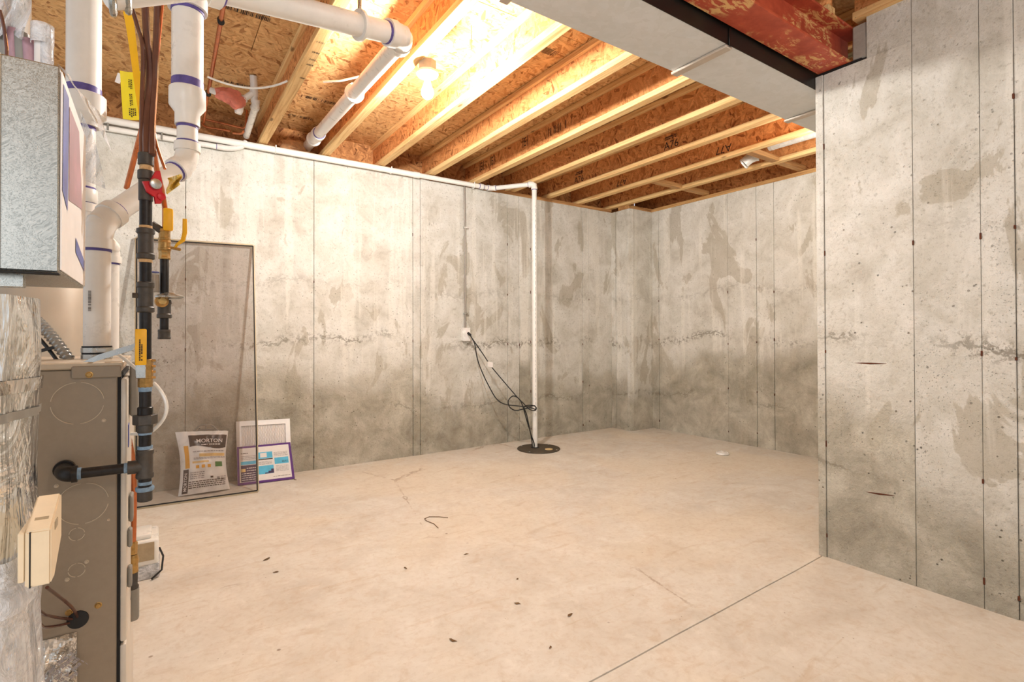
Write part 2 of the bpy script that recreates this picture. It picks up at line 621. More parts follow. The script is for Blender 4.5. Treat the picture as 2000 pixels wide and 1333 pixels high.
M['yellow_tag'] = paint('yellow_tag_paper', srgb(246, 218, 18), 0.6, vary=0.05)
M['yellow_band'] = paint('yellow_strap', srgb(244, 182, 10), 0.5, vary=0.05)
M['red'] = paint('red_handle', srgb(196, 26, 38), 0.35, vary=0.15)
M['steel'] = paint('bright_steel', srgb(190, 190, 186), 0.28, 0.9, 0.12, 40)
M['black'] = paint('black_rubber', srgb(20, 20, 21), 0.55, vary=0.25)
M['furnace'] = paint('taupe_cabinet_enamel', srgb(150, 136, 118), 0.42, 0.1, 0.05, 60)
M['furnace_lid'] = paint('pale_cabinet_enamel', srgb(196, 180, 158), 0.4, 0.1, 0.08, 30)
M['door'] = paint('silver_door_enamel', srgb(214, 206, 194), 0.35, 0.25, 0.06, 20)
M['gap'] = paint('dark_gap', srgb(14, 12, 12), 0.7)
M['tank'] = paint('grey_tank_enamel', srgb(168, 155, 138), 0.38, 0.15, 0.04, 8)
M['latch'] = paint('grey_plastic', srgb(138, 134, 126), 0.45, vary=0.08)
M['beige'] = paint('beige_plastic', srgb(228, 208, 176), 0.42, vary=0.05)


def foil_stripe():
    b = NB('foil_facing')
    h = b.noise(b.coord((16, 16, 1.6)), 1.0, 5, 0.55, 0.5)
    h2 = b.noise(b.coord((7, 7, 5)), 1.6, 4, 0.5, 1.0)
    hh = b.math('ADD', h, b.math('MULTIPLY', h2, 0.8))
    col = b.ramp(h, [(0.35, (0.80, 0.80, 0.79)), (0.65, (0.95, 0.95, 0.94))])
    return b.set(col, 0.12, 0.92, b.bump(hh, 0.9, 0.03))


M['foil'] = foil_stripe()
M['foil_rough'] = spangle('crumpled_foil', (0.85, 0.82, 0.78), (0.45, 0.4, 0.34), 0.2, 0.85, 30, 1.0)
M['film'] = clear_film('clear_plastic_film', 0.75)
M['film_thin'] = clear_film('thin_plastic_film', 0.5)
M['print_blue'] = paint('blue_label_print', srgb(92, 104, 176), 0.4, vary=0.35, scale=14)
M['print_mauve'] = paint('mauve_label_print', srgb(178, 140, 150), 0.4, vary=0.25, scale=14)
M['paper'] = paint('white_paper', srgb(236, 230, 226), 0.55, vary=0.04)
M['bag'] = paint('white_bag_plastic', srgb(244, 240, 236), 0.3, vary=0.06, scale=20, bump=0.4)
M['bag_black'] = paint('black_bag_print', srgb(38, 32, 34), 0.35)
M['orange'] = paint('orange_print', srgb(240, 170, 40), 0.4)
M['pale_orange'] = paint('pale_orange_print', srgb(240, 200, 130), 0.4)
M['green'] = paint('green_print', srgb(60, 130, 60), 0.4)
M['cyan'] = paint('light_blue_print', srgb(92, 188, 224), 0.45)
M['violet'] = paint('purple_print', srgb(92, 44, 124), 0.45)
M['violet_dark'] = paint('dark_purple_print', srgb(70, 52, 86), 0.45)
M['grey_ink'] = paint('grey_print', srgb(158, 150, 150), 0.6)
M['filter_white'] = paint('filter_card', srgb(240, 238, 236), 0.6, vary=0.03)
M['screen'] = screen_mesh()
M['bronze'] = paint('bronze_frame', srgb(62, 48, 40), 0.4, 0.4)
M['frame_tan'] = paint('tan_frame_lip', srgb(176, 160, 132), 0.4, 0.3)
M['rust'] = paint('rusted_tie', srgb(92, 46, 22), 0.8, 0.2, 0.4, 120)
M['porcelain'] = paint('white_porcelain', srgb(236, 232, 226), 0.25)
M['boxgrey'] = paint('grey_box', srgb(150, 142, 132), 0.45, 0.3)
M['pink'] = paint('pink_wrap', srgb(214, 124, 104), 0.75, vary=0.2, scale=30)
M['lid'] = paint('dark_sump_lid', srgb(72, 62, 48), 0.6, vary=0.35, scale=14)
M['tan'] = paint('tan_plug', srgb(206, 180, 128), 0.5)
M['grout'] = paint('grey_grout', srgb(158, 150, 140), 0.9, vary=0.15, scale=40, bump=0.5)
M['leaf'] = paint('dry_leaf', srgb(112, 82, 48), 0.8, vary=0.3, scale=90)
M['ribbed'] = paint('grey_flex_conduit', srgb(158, 156, 152), 0.3, 0.6)
M['white_tube'] = paint('white_vinyl_tube', srgb(236, 232, 224), 0.3, vary=0.03)
M['foam'] = paint('tan_foam', srgb(206, 156, 108), 0.8, vary=0.3, scale=30)
M['duct_vent'] = spangle('white_vent_pipe', (0.84, 0.82, 0.77), (0.7, 0.67, 0.62), 0.4, 0.1, 30)


def bulb_mat():
    b = NB('glowing_bulb')
    lw = b.n('ShaderNodeLayerWeight')
    em = b.n('ShaderNodeEmission')
    em.inputs[0].default_value = (1.0, 0.96, 0.91, 1)
    em.inputs[1].default_value = BULB_STRENGTH
    b.lk(em.outputs[0], b.out.inputs[0])
    return b.m


M['bulb'] = bulb_mat()

# ------------------------------------------------------------------ text
_tc = {}


def text_mb(txt, org, xd, yd, size, lift=0.0008, warp=None, spacing=1.0, bold=0.0):
    """writing as a flat mesh laid on a surface; org = centre"""
    key = (txt, spacing, bold)
    if key not in _tc:
        cu = bpy.data.curves.new('writing', 'FONT')
        cu.body = txt
        cu.size = 1.0
        cu.align_x = 'CENTER'
        cu.align_y = 'CENTER'
        cu.space_character = spacing
        cu.offset = bold
        cu.resolution_u = 3
        to = bpy.data.objects.new('writing', cu)
        COL.objects.link(to)
        dg = bpy.context.evaluated_depsgraph_get()
        me = bpy.data.meshes.new_from_object(to.evaluated_get(dg))
        _tc[key] = ([v.co.copy() for v in me.vertices], [list(p.vertices) for p in me.polygons])
        bpy.data.objects.remove(to)
        bpy.data.curves.remove(cu)
        bpy.data.meshes.remove(me)
    vs, fs = _tc[key]
    m = MB()
    xd, yd = V(xd).normalized(), V(yd).normalized()
    nn = xd.cross(yd)
    if warp:
        bv = [m.bm.verts.new(warp(v.x * size, v.y * size)) for v in vs]
    else:
        bv = [m.bm.verts.new(V(org) + xd * v.x * size + yd * v.y * size + nn * lift) for v in vs]
    for f in fs:
        try:
            m.bm.faces.new([bv[i] for i in f])
        except ValueError:
            pass
    return m


def strokes(m, org, xd, yd, w, h, rows, rnd, lift=0.0008, fill=0.75, tick=False):
    """rows of small ink marks for print too small to read"""
    xd, yd = V(xd).normalized(), V(yd).normalized()
    nn = xd.cross(yd)
    for r in range(rows):
        y = h / 2 - (r + 0.5) * h / rows
        x = -w / 2
        lh = h / rows * (0.36 if not tick else 0.42)
        while x < w / 2:
            L = rnd.uniform(0.02, 0.10) * w if not tick else rnd.uniform(0.006, 0.03) * w
            if rnd.random() < fill:
                a, b_ = x, min(x + L, w / 2)
                m.face([V(org) + xd * q + yd * p + nn * lift for q, p in ((a, y - lh), (b_, y - lh), (b_, y + lh), (a, y + lh))])
            x += L + (0.012 * w if not tick else 0.016 * w)
    return m


# ================================================================== SETTING
XA0, YA = -1.6, 4.173          # back wall: plane y = YA
XB = 4.531                     # far wall: plane x = XB
XC = 2.564                     # right wall: plane x = XC, ends at y = 1.225
YCE = 1.225
WT = 2.377                     # wall top
JB = 2.415                     # joist bottom
SF = 2.63                      # underside of subfloor

# floor: two slabs either side of a control joint
fl = struct('floor', MB().box((-1.8, -2.6, -0.12), (4.75, 4.4, -0.02)), M['floor'])
JY = 1.165
m = MB()
jl = lambda x: 1.128 + 0.0318 * x


def slab(y_far):
    q = MB()
    n = 24
    xs = [-1.8 + 6.55 * i / n for i in range(n + 1)]
    rnd = random.Random(3)
    edge = [(x, jl(x) + rnd.uniform(-0.0025, 0.0025)) for x in xs]
    if y_far:
        poly = [(x, y + 0.0035) for x, y in edge] + [(4.75, 4.4), (-1.8, 4.4)]
    else:
        poly = [(-1.8, -2.6), (4.75, -2.6)] + [(x, y - 0.0025) for x, y in reversed(edge)]
    q.prism(poly, 'z', -0.03, 0.0)
    return q


obj('slab', slab(True), M['floor'], fl, smooth=False)
obj('slab', slab(False), M['floor'], fl, smooth=False)


def wall(name, axis, plane, into, z1, seams, mat, lo, hi, tops=None, core_top=None):
    """poured wall: a core plus one panel per form board, joints recessed between them"""
    core = MB()
    s = 1 if into > 0 else -1
    if axis == 'x':
        core.box((lo, plane + s * 0.018, -0.03), (hi, plane + s * 0.2, core_top or z1))
    else:
        core.box((plane + s * 0.018, lo, -0.03), (plane + s * 0.2, hi, core_top or z1))
    root = struct(name, core, mat)
    rnd = random.Random(len(name) * 7 + 1)
    eds = [lo] + list(seams) + [hi]
    gp_ = 0.0009 if name == 'wall_right' else 0.0016
    for i in range(len(eds) - 1):
        a, b = eds[i] + gp_, eds[i + 1] - gp_
        pr = rnd.uniform(-0.002, 0.0025)
        if b - a < 0.07:
            pr += 0.009
        zt = tops[i] if tops else z1
        q = MB()
        if axis == 'x':
            q.box((a, plane - s * pr, -0.01), (b, plane + s * 0.03, zt), 0.0011)
        else:
            q.box((plane - s * pr, a, -0.01), (plane + s * 0.03, b, zt), 0.0011)
        obj('panel', q, mat, root, smooth=False)
    # rusted stubs of form ties at the joints
    for e in seams:
        for zz in (0.10, 0.50, 0.95, 1.42, 1.9):
            if rnd.random() < 0.62:
                z = zz + rnd.uniform(-0.03, 0.03)
                h = rnd.uniform(0.006, 0.014)
                q = MB()
                if axis == 'x':
                    q.box((e - 0.003, plane - s * 0.006, z - h), (e + 0.003, plane + s * 0.02, z + h), 0.001)
                else:
                    q.box((plane - s * 0.006, e - 0.003, z - h), (plane + s * 0.02, e + 0.003, z + h), 0.001)
                obj('form_tie', q, M['rust'], root)
    return root


wall_back = wall('wall_back', 'x', YA, 1, WT, [-0.9, 0.166, 1.002, 1.813, 1.879, 1.93, 2.784, 2.921, 3.057, 3.742, 3.83], M['wall_a'], -1.8, 4.20)
wall_far = wall('wall_far', 'y', XB, 1, WT, [1.6, 2.165, 2.534, 2.697, 2.986, 3.819], M['wall_b'], 1.0, 4.22)
wall_right = wall('wall_right', 'y', XC, 1, WT, [-0.6, 0.2, 0.541, 0.636, 0.848, 1.191], M['wall_c'], -2.6, YCE,
                  tops=[2.432, 2.432, 2.432, 2.432, 2.432, 2.232, 2.232], core_top=2.232)
# the part of the right wall's core above the beam pocket
obj('panel', MB().box((XC + 0.032, -2.6, 2.232), (XC + 0.2, 1.012, 2.43)), M['wall_c'], wall_right, smooth=False)
obj('panel', MB().box((XC + 0.0005, 0.849, 2.2322), (XC + 0.03, 1.012, 2.432)), M['wall_c'], wall_right, smooth=False)
struct('wall_end', MB().box((XC + 0.02, 1.02, -0.03), (4.75, YCE - 0.003, 2.17)), M['wall_c'])
# rusty slots where flat form ties broke out of the right wall
for (p0, p1) in (((1668, 709), (1732, 711)), ((1690, 961), (1748, 969))):
    a_, b_ = atX(*p0, XC), atX(*p1, XC)
    q = MB()
    q.tube([a_ + V((-0.001, 0, 0)), (a_ + b_) / 2 + V((-0.001, 0, -0.001)), b_ + V((-0.001, 0, 0))], 0.004, 6, radii=[0.0015, 0.0045, 0.002])
    obj('form_tie', q, M['rust'], wall_right)
# concrete pilaster in the far corner
pil = struct('wall_corner', MB().box((4.19, 3.93, -0.03), (4.74, 4.38, WT - 0.004)), M['wall_b'])
for (a, b) in (((4.17, 3.915, -0.01), (4.215, 4.175, WT - 0.002)), ((4.17, 3.908, -0.01), (4.215, 3.96, WT - 0.002))):
    pass
obj('panel', MB().box((4.172, 3.948, -0.01), (4.2, 4.11, WT - 0.002), 0.002), M['wall_b'], pil, smooth=False)
obj('panel', MB().box((4.168, 4.113, -0.01), (4.2, 4.18, WT - 0.002), 0.002), M['wall_b'], pil, smooth=False)
obj('panel', MB().prism([(4.172, 3.945), (4.2, 3.945), (4.29, 3.95), (4.29, 3.905), (4.222, 3.902), (4.178, 3.918)], 'z', -0.01, WT - 0.002), M['wall_b'], pil, smooth=False)
obj('panel', MB().box((4.293, 3.906, -0.01), (XB + 0.01, 3.95, WT - 0.002), 0.002), M['wall_b'], pil, smooth=False)

# sill plates and rim boards
tr = struct('trim_1', MB().box((-1.8, YA + 0.012, WT + 0.001), (4.19, YA + 0.15, JB - 0.001), 0.002), M['lumber_x'])
struct('trim_2', MB().box((XB + 0.005, 1.24, WT + 0.001), (XB + 0.15, 3.93, JB - 0.001), 0.002), lumber('sill_lumber_far', srgb(226, 180, 118), srgb(160, 112, 66), 'y'))
struct('trim_3', MB().box((4.18, 3.92, WT + 0.001), (XB + 0.003, 4.08, JB - 0.001), 0.002), M['lumber_x'])
struct('trim_4', MB().box((-1.8, YA + 0.152, WT), (4.7, YA + 0.18, SF)), M['osb_rim'])
struct('trim_5', MB().box((XB + 0.152, 1.1, WT), (XB + 0.18, 4.3, SF)), M['osb_web'])

# subfloor: boards with staggered joints
ceil = struct('ceiling', MB().box((-1.8, -2.6, SF + 0.02), (4.72, 4.36, SF + 0.05)), M['osb_floor'])
rowy = [-2.6, -1.12, -0.03, 1.062, 2.155, 3.253, 4.35]
for i in range(len(rowy) - 1):
    xs = [-1.8] + [x for x in ((-0.6 if i % 2 else 0.44) + 2.18 * k for k in range(4)) if -1.5 < x < 4.4] + [4.7]
    for k in range(len(xs) - 1):
        rr = random.uniform(-0.0012, 0.0012)
        obj('strand_board', MB().box((xs[k] + 0.0018, rowy[i] + 0.0018, SF + rr), (xs[k + 1] - 0.0018, rowy[i + 1] - 0.0018, SF + 0.018), 0.001), M['osb_floor'], ceil, smooth=False)
# ink stamps on the underside of the boards
rnd = random.Random(5)
m = MB()
for (px, py, wd, ht, rows) in ((622, 195, 0.22, 0.05, 1), (588, 229, 0.17, 0.045, 1), (470, 166, 0.2, 0.04, 1), (487, 22, 0.2, 0.09, 2), (1070, 100, 0.12, 0.07, 1)):
    p = atZ(px, py, SF - 0.002)
    strokes(m, p, (1, 0, 0), (0, -1, 0), wd, ht, rows, rnd, 0.0006, 0.85, tick=True)
obj('ink_stamp', m, M['ink'], ceil, smooth=False)

# ================================================================== JOISTS
JX = [0.666, 1.107, 1.553, 2.003, 2.443, 2.885, 3.325, 3.748, 4.19]    # right edge of each bottom flange
FWD, FH, WB = 0.058, 0.034, 0.011
desc = ['pale wooden I-joist left of the sloping white vent pipe, black ink marks on its underside',
        'wooden I-joist carrying the glowing bulb, white-hot with light beside it',
        'broad brightly lit wooden I-joist just right of the glowing bulb',
        'second wooden I-joist right of the bulb, shadow across the top of its web',
        'wooden I-joist ending above the pipe elbow hanger, box stamps on its web',
        'wooden I-joist ending right above the elbow of the white standpipe',
        'wooden I-joist with the upright number A76 written on its web',
        'wooden I-joist with the number A77 written upside down on its web',
        'last wooden I-joist beside the far wall, with blocks between it and the sill']


def joist(x1, ya, yb, label):
    x0 = x1 - FWD
    xc = (x0 + x1) / 2
    t = thing('i_joist', label, 'joist', (xc, yb, JB), 'floor joists overhead')
    obj('bottom_flange', MB().box((x0, ya, JB), (x1, yb, JB + FH), 0.002), M['lumber'], t, smooth=False)
    obj('top_flange', MB().box((x0, ya, SF - 0.0025 - FH), (x1, yb, SF - 0.0025), 0.002), M['lumber'], t, smooth=False)
    wbm = MB()
    rnd = random.Random(int(x1 * 1000))
    y = ya
    while y < yb - 0.01:
        y2 = min(yb, y + rnd.uniform(0.9, 1.25))
        wbm.box((xc - WB / 2, y + 0.001, JB + FH - 0.004), (xc + WB / 2, y2 - 0.001, SF - FH + 0.004))
        y = y2
    wb = obj('web', wbm, M['osb_web'], t, smooth=False)
    return t, wb, xc - WB / 2


joists = []
for i, x1 in enumerate(JX):
    joists.append(joist(x1, 1.085, YA + 0.15, desc[i]))
joist(2.60, -0.4, 1.06, 'short visible I-joist end above the right wall, behind the red steel beam')
joist(2.20, -0.4, 1.06, 'pale I-joist end resting behind the red steel beam')

# numbers and box stamps on the webs (left faces)
for (jx, px, py, txt, flip, sz) in ((6, 1311, 283, 'A76', False, 0.085), (7, 1413, 291, 'A77', True, 0.085), (6, 1131, 351, 'A76', False, 0.08), (7, 1214, 356, 'A77', True, 0.08)):
    t, wb, xf = joists[jx]
    p = atX(px, py, xf)
    xd, yd = ((0, -1, 0), (0, 0, 1)) if not flip else ((0, 1, 0), (0, 0, -1))
    obj('number', text_mb(txt, p, xd, yd, sz, 0.001), M['ink'], wb, smooth=False)
for (jx, px, py, wd, ht, rows) in ((6, 1310, 268, 0.11, 0.03, 2), (6, 1131, 338, 0.1, 0.03, 2)):
    t, wb, xf = joists[jx]
    m = MB()
    strokes(m, atX(px, py, xf), (0, -1, 0), (0, 0, 1), wd, ht, rows, random.Random(px), 0.001, 0.9)
    obj('ink_stamp', m, M['ink'], wb, smooth=False)


def box_stamp(wb, xf, px, py, s):
    p = atX(px, py, xf)
    m = MB()
    for (y0, y1, z0, z1) in ((-.5, -.4, -.6, .6), (.4, .5, -.6, .6), (-.2, .25, .35, .48), (-.2, .25, -.05, .06), (-.2, .25, -.48, -.36), (.15, .25, -.4, .4), (-.2, -.1, -.4, 0)):
        m.face([p + V((-0.001, y * s, z * s)) for y, z in ((y0, z0), (y1, z0), (y1, z1), (y0, z1))])
    obj('ink_stamp', m, M['ink'], wb, smooth=False)


for (px, py) in ((941, 325), (962, 314), (1026, 277)):
    box_stamp(joists[4][1], joists[4][2], px, py, 0.07)
m = MB()
strokes(m, atX(1090, 250, joists[4][2]), (0, -1, 0), (0, 0, 1), 0.3, 0.07, 1, random.Random(2), 0.001, 0.5, tick=True)
obj('ink_stamp', m, M['ink'], joists[4][1], smooth=False)
# marks on the underside of the first joist's flange
m = MB()
for (px, py) in ((626, 83), (617, 103), (612, 117), (606, 127), (592, 153)):
    strokes(m, atZ(px, py, JB), (1, 0, 0), (0, -1, 0), 0.035, 0.02, 1, random.Random(px), 0.0008, 0.8, tick=True)
obj('ink_stamp', m, M['ink'], joists[0][0].children[0], smooth=False)

# blocks between the last joists and the far sill
for (y, x0, x1, lab) in ((3.225, 3.75, 4.13, 'flat wooden block between the last two joists near the corner pilaster'),
                         (3.225, 4.192, 4.55, 'flat wooden block between the last joist and the far sill near the pilaster'),
                         (2.29, 3.75, 4.13, 'flat wooden block between the last two joists beside the round white vent hood'),
                         (2.29, 4.192, 4.55, 'flat wooden block between the last joist and the far sill near the duct')):
    tag(obj('blocking', MB().box((x0 + 0.003, y - 0.03, JB + 0.002), (x1 - 0.003, y + 0.03, JB + 0.04), 0.002), M['lumber_x'], smooth=False), lab, 'block', 'blocks beside the far wall')

# ================================================================== STEEL BEAM
t = thing('steel_beam', 'red-primed steel I-beam resting in a pocket of the right wall', 'beam', (1.5, 1.148, 2.243))
BX0, BX1 = 0.6, XC + 0.13
obj('bottom_flange', MB().box((BX0, 1.078, 2.243), (BX1, 1.214, 2.254), 0.001), M['red_beam'], t, smooth=False)
obj('web', MB().box((BX0, 1.142, 2.254), (BX1, 1.15, 2.402)), M['red_beam'], t, smooth=False)
obj('top_flange', MB().box((BX0, 1.078, 2.402), (BX1, 1.214, 2.412), 0.001), M['red_beam'], t, smooth=False)
obj('shim', MB().box((XC - 0.006, 1.03, 2.2335), (BX1, 1.216, 2.2425), 0.001), M['gap'], t, smooth=False)
m = MB()
rnd = random.Random(9)
m.box((XC + 0.004, 1.014, 2.245), (XC + 0.12, 1.072, 2.40), 0.006)
tag(obj('grout_patch', m, M['grout']), 'grey grout patch packed beside the red beam in its wall pocket', 'grout')

# ================================================================== DUCT
t = thing('sheet_metal_duct', 'grey rectangular sheet metal duct running beside the red steel beam', 'duct', (1.9, 1.36, 2.18))
DY0, DY1, DZ0, DZ1 = 1.228, 1.488, 2.178, 2.405
dx = [0.1, 0.98, 1.88, 2.80, 3.72, 4.5]
for i in range(len(dx) - 1):
    a, b = dx[i], dx[i + 1]
    sec = MB()
    # bottom sheet is cross-broken: four shallow facets meeting at its middle
    mx, my = (a + b) / 2, (DY0 + DY1) / 2
    c = [V((a, DY0, DZ0)), V((b, DY0, DZ0)), V((b, DY1, DZ0)), V((a, DY1, DZ0))]
    mid = V((mx, my, DZ0 - 0.010))
    for k in range(4):
        sec.face([c[k], c[(k + 1) % 4], mid])
    tp = [p + V((0, 0, DZ1 - DZ0)) for p in c]
    for k in (1, 2, 3):
        sec.face([c[k], c[(k + 1) % 4], tp[(k + 1) % 4], tp[k]])
    sec.face(tp)
    so = obj('duct_section', sec, M['duct'], t, smooth=False)
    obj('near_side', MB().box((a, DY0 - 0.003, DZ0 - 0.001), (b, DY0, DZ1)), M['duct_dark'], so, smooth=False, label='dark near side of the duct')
for x in dx[1:-1]:
    obj('drive_cleat', MB().box((x - 0.021, DY0 - 0.002, DZ0 - 0.013), (x + 0.021, DY1 + 0.008, DZ0 - 0.001), 0.003), M['cleat'], t)
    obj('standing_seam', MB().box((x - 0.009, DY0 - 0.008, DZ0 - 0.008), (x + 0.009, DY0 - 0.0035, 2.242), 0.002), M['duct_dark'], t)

# ================================================================== CEILING LAMP
bx, by = 1.142, 2.44
t = thing('ceiling_lamp', 'glowing bare bulb in a white porcelain lampholder under a joist', 'lamp', (bx, by, 2.39))
m = MB()
m.lathe((bx, by, 2.372), (0, 0, 1), [(0, 0.046), (0.05, 0.046)], 8)
obj('junction_box', m, M['boxgrey'], t)
m = MB()
m.lathe((bx, by, 2.335), (0, 0, 1), [(0, 0.021), (0.012, 0.023), (0.016, 0.05), (0.022, 0.055), (0.036, 0.052)], 28)
obj('lampholder', m, M['porcelain'], t)
m = MB()
m.lathe((bx, by, 2.232), (0, 0, 1), [(0, 0.004), (0.003, 0.014), (0.012, 0.025), (0.028, 0.031), (0.045, 0.029), (0.07, 0.019), (0.085, 0.014), (0.103, 0.0135)], 20)
obj('bulb', m, M['bulb'], t)
obj('pull_chain', MB().tube([(1.16, 2.02, 2.41), (1.164, 2.03, 2.36), (1.166, 2.03, 2.31)], 0.002, 6), M['steel'], t)

# ================================================================== PIPE FITTING HELPERS
def bez(p, a, b, n=9):
    return [p_ for p_ in ((1 - t_) ** 2 * V(a) + 2 * t_ * (1 - t_) * V(p) + t_ ** 2 * V(b) for t_ in [i / n for i in range(n + 1)])]


def elbow(P, d_in, d_out, r, mat, parent, leg=1.9, primer=None, label=None):
    """socketed elbow at corner P; d_in points towards the first leg, d_out towards the second"""
    P, a, b = V(P), V(d_in).normalized(), V(d_out).normalized()
    L = r * leg
    pa, pb = P + a * L, P + b * L
    m = MB()
    m.tube(bez(P, pa, pb, 10), r * 1.13, 20)
    for q, d in ((pa, a), (pb, b)):
        m.tube([q - d * r * 0.15, q + d * r * 0.75], r * 1.26, 20)
    e = obj('elbow', m, mat, parent, label=label)
    if primer:
        for q, d in ((pa, a), (pb, b)):
            obj('primer_ring', MB().tube([q + d * r * 0.7, q + d * r * 0.98], r * 1.05, 20), primer, e)
    return e, pa, pb


def coupling(c, d, r, mat, parent, half=1.0, k=1.18, primer=None):
    c, d = V(c), V(d).normalized()
    e = obj('coupling', MB().tube([c - d * r * half, c - d * r * half * 0.9, c + d * r * half * 0.9, c + d * r * half], r * k, 20,
                                  radii=[r * (k - .05), r * k, r * k, r * (k - .05)]), mat, parent)
    if primer:
        obj('primer_ring', MB().tube([c - d * r * (half + .22), c + d * r * (half + .22)], r * 1.04, 20), primer, e)
    return e


def pipe(a, b, r, mat, parent, name='pipe', seg=20, label=None):
    return obj(name, MB().tube([V(a), V(b)], r, seg), mat, parent, label=label)


# ================================================================== SUMP DISCHARGE LINE
t = thing('discharge_pipe', 'white plastic pipe along the back wall top with a standpipe down to the sump', 'pipe', (2.85, 3.80, 0))
R = 0.0225
PXs, PYs = 2.842, 3.815
pz = 2.387
hy = YA - 0.045
A = V((-0.6, hy, pz - 0.006))
Bp = V((2.58, hy, pz + 0.004))
C_ = V((2.70, hy - 0.10, pz + 0.004))
D_ = V((PXs, PYs, pz + 0.012))
pipe(A, V((1.83, hy, pz + 0.002)), R * 1.02, M['pvc_bright'], t)
pipe(V((1.83, hy, pz + 0.002)), Bp, R * 0.9, M['pvc_bright'], t)
coupling((2.47, hy, pz + 0.004), (1, 0, 0), R, M['pvc_bright'], t, 0.9, 1.12, M['purple'])
coupling((1.83, hy, pz + 0.002), (1, 0, 0), R, M['pvc_bright'], t, 1.2, 1.14)
elbow(Bp, (-1, 0, 0), D_ - Bp, R * 0.9, M['pvc_bright'], t, 1.4, M['purple'])
pipe(Bp, D_, R * 0.9, M['pvc_bright'], t)
elbow(D_, Bp - D_, (0, 0, -1), R, M['pvc_bright'], t, 1.5, M['purple'])
sp_ = pipe(D_, (PXs, PYs, 0.012), R, M['pvc_bright'], t, 'standpipe')
m = MB()
rnd = random.Random(11)
z = 0.3
pd = V((-0.25, -0.968, 0)).normalized()
while z < 2.2:
    L = rnd.uniform(0.01, 0.035)
    p = V((PXs, PYs, z)) + pd * (R + 0.0006)
    sd = V((0.968, -0.25, 0)) * 0.0012
    m.face([p - sd, p + sd, p + sd + V((0, 0, L)), p - sd + V((0, 0, L))])
    z += L + rnd.uniform(0.012, 0.03)
obj('pipe_print', m, M['pvc_print'], sp_, smooth=False)
for x in (-0.30, 0.72, 1.60, 2.385):
    m = MB()
    pts = [V((x, hy + (R + 0.003) * math.cos(a), pz + (R + 0.003) * math.sin(a))) for a in [PI * (1.0 + k / 10) for k in range(11)]]
    m.tube([V((x, hy - R - 0.003, JB - 0.002))] + pts + [V((x, hy + R + 0.003, JB - 0.002))], 0.0045, 6)
    obj('pipe_strap', m, M['pvc_bright'], t)

# lower drain pipe tucked below it on the left
t = thing('drain_pipe', 'thin white drain pipe just below the long wall pipe, ending in an elbow', 'pipe', (0.1, hy, 2.33))
lz, ly = 2.338, YA - 0.035
pipe((-0.6, ly, lz - 0.01), (0.36, ly, lz), 0.017, M['pvc_bright'], t)
coupling((0.37, ly, lz), (1, 0, 0), 0.017, M['pvc'], t, 1.4, 1.15, M['purple'])
m = MB().tube(bez((0.50, ly, lz), (0.38, ly, lz), (0.53, ly - 0.01, lz + 0.07), 8), 0.019, 14)
obj('elbow', m, M['pvc'], t)
for x in (0.03, -0.25):
    obj('pipe_strap', MB().box((x - 0.005, ly - 0.021, lz - 0.02), (x + 0.005, ly + 0.02, lz + 0.06), 0.001), M['latch'], t)

# white branch drain coming down out of the subfloor
t = thing('branch_drain', 'small white drain branch with a wye coming down through the subfloor', 'pipe', (0.5, 3.4, 2.5))
rb = 0.021
q0 = atD(495, 158, 3.22)
q1 = atD(497, 200, 3.26)
q2 = atD(503, 218, 3.28)
q3 = atD(481, 266, 3.72)
pipe(V((q0.x, q0.y, SF - 0.004)), q1, rb, M['pvc'], t)
coupling(q0 * 0.45 + q1 * 0.55, q1 - q0, rb, M['pvc'], t, 1.0, 1.14)
elbow(q1 + (q2 - q1) * 0.4, q0 - q1, q3 - q2, rb, M['pvc'], t, 1.0)
pipe(q1 + (q2 - q1) * 0.4, q3, rb, M['pvc'], t)
b0, b1, b2 = atD(494, 182, 3.23), atD(470, 197, 3.22), atD(465, 222, 3.22)
pipe(b0, b1, rb * 0.85, M['pvc'], t)
elbow(b1, b0 - b1, b2 - b1, rb * 0.9, M['pvc'], t, 0.9)
obj('end_cap', MB().tube([b1, b1 + (b2 - b1) * 0.75, b2], rb, 16, radii=[rb, rb * 1.2, rb * 0.9]), M['pvc'], t)
pipe(atD(412, 176, 3.2), b1, rb * 0.9, M['pvc'], t)
m = MB()
c = atD(448, 188, 3.17)
rnd = random.Random(4)
m.sphere(c, 0.078, 1.0, 0.45, 0.55, 14, 9)
for v in m.bm.verts:
    d = v.co - c
    v.co += d * rnd.uniform(-0.16, 0.22) + V((0, 0, -0.03 if d.x > 0.02 and d.z < 0 else 0))
tag(obj('pink_wrap', m, M['pink']), 'crumpled pink wrap around the white branch drain in the left bay', 'wrap')

# copper water lines in the left bay
t = thing('copper_lines', 'thin copper water lines running down and along the left joist bay', 'pipe', (0.3, 3.4, 2.45))
ca, cb, cc = atD(437, 8, 2.42), atD(406, 186, 3.35), atD(398, 240, 3.55)
pipe(ca + (ca - cb) * 0.05, cb, 0.0105, M['copper'], t, seg=12)
pipe(cb, cc, 0.008, M['copper'], t, seg=12)
for f_ in (0.14, 0.97):
    p = ca + (cb - ca) * f_
    obj('pipe_clip', MB().tube([p - V((0, 0.012, 0.012)), p + V((0, 0.012, 0.012))], 0.016, 10), M['black'], t)
for (pts) in ([(395, 232), (480, 252), (482, 215)], [(395, 240), (398, 248), (450, 256)], [(455, 260), (474, 262), (476, 255)]):
    w_ = [atD(x, y, 3.62) for x, y in pts]
    m = MB()
    m.tube([w_[0]] + bez(w_[1], w_[1] + (w_[0] - w_[1]).normalized() * 0.025, w_[1] + (w_[2] - w_[1]).normalized() * 0.025, 5) + [w_[2]], 0.0075, 10)
    obj('tube', m, M['copper'], t)

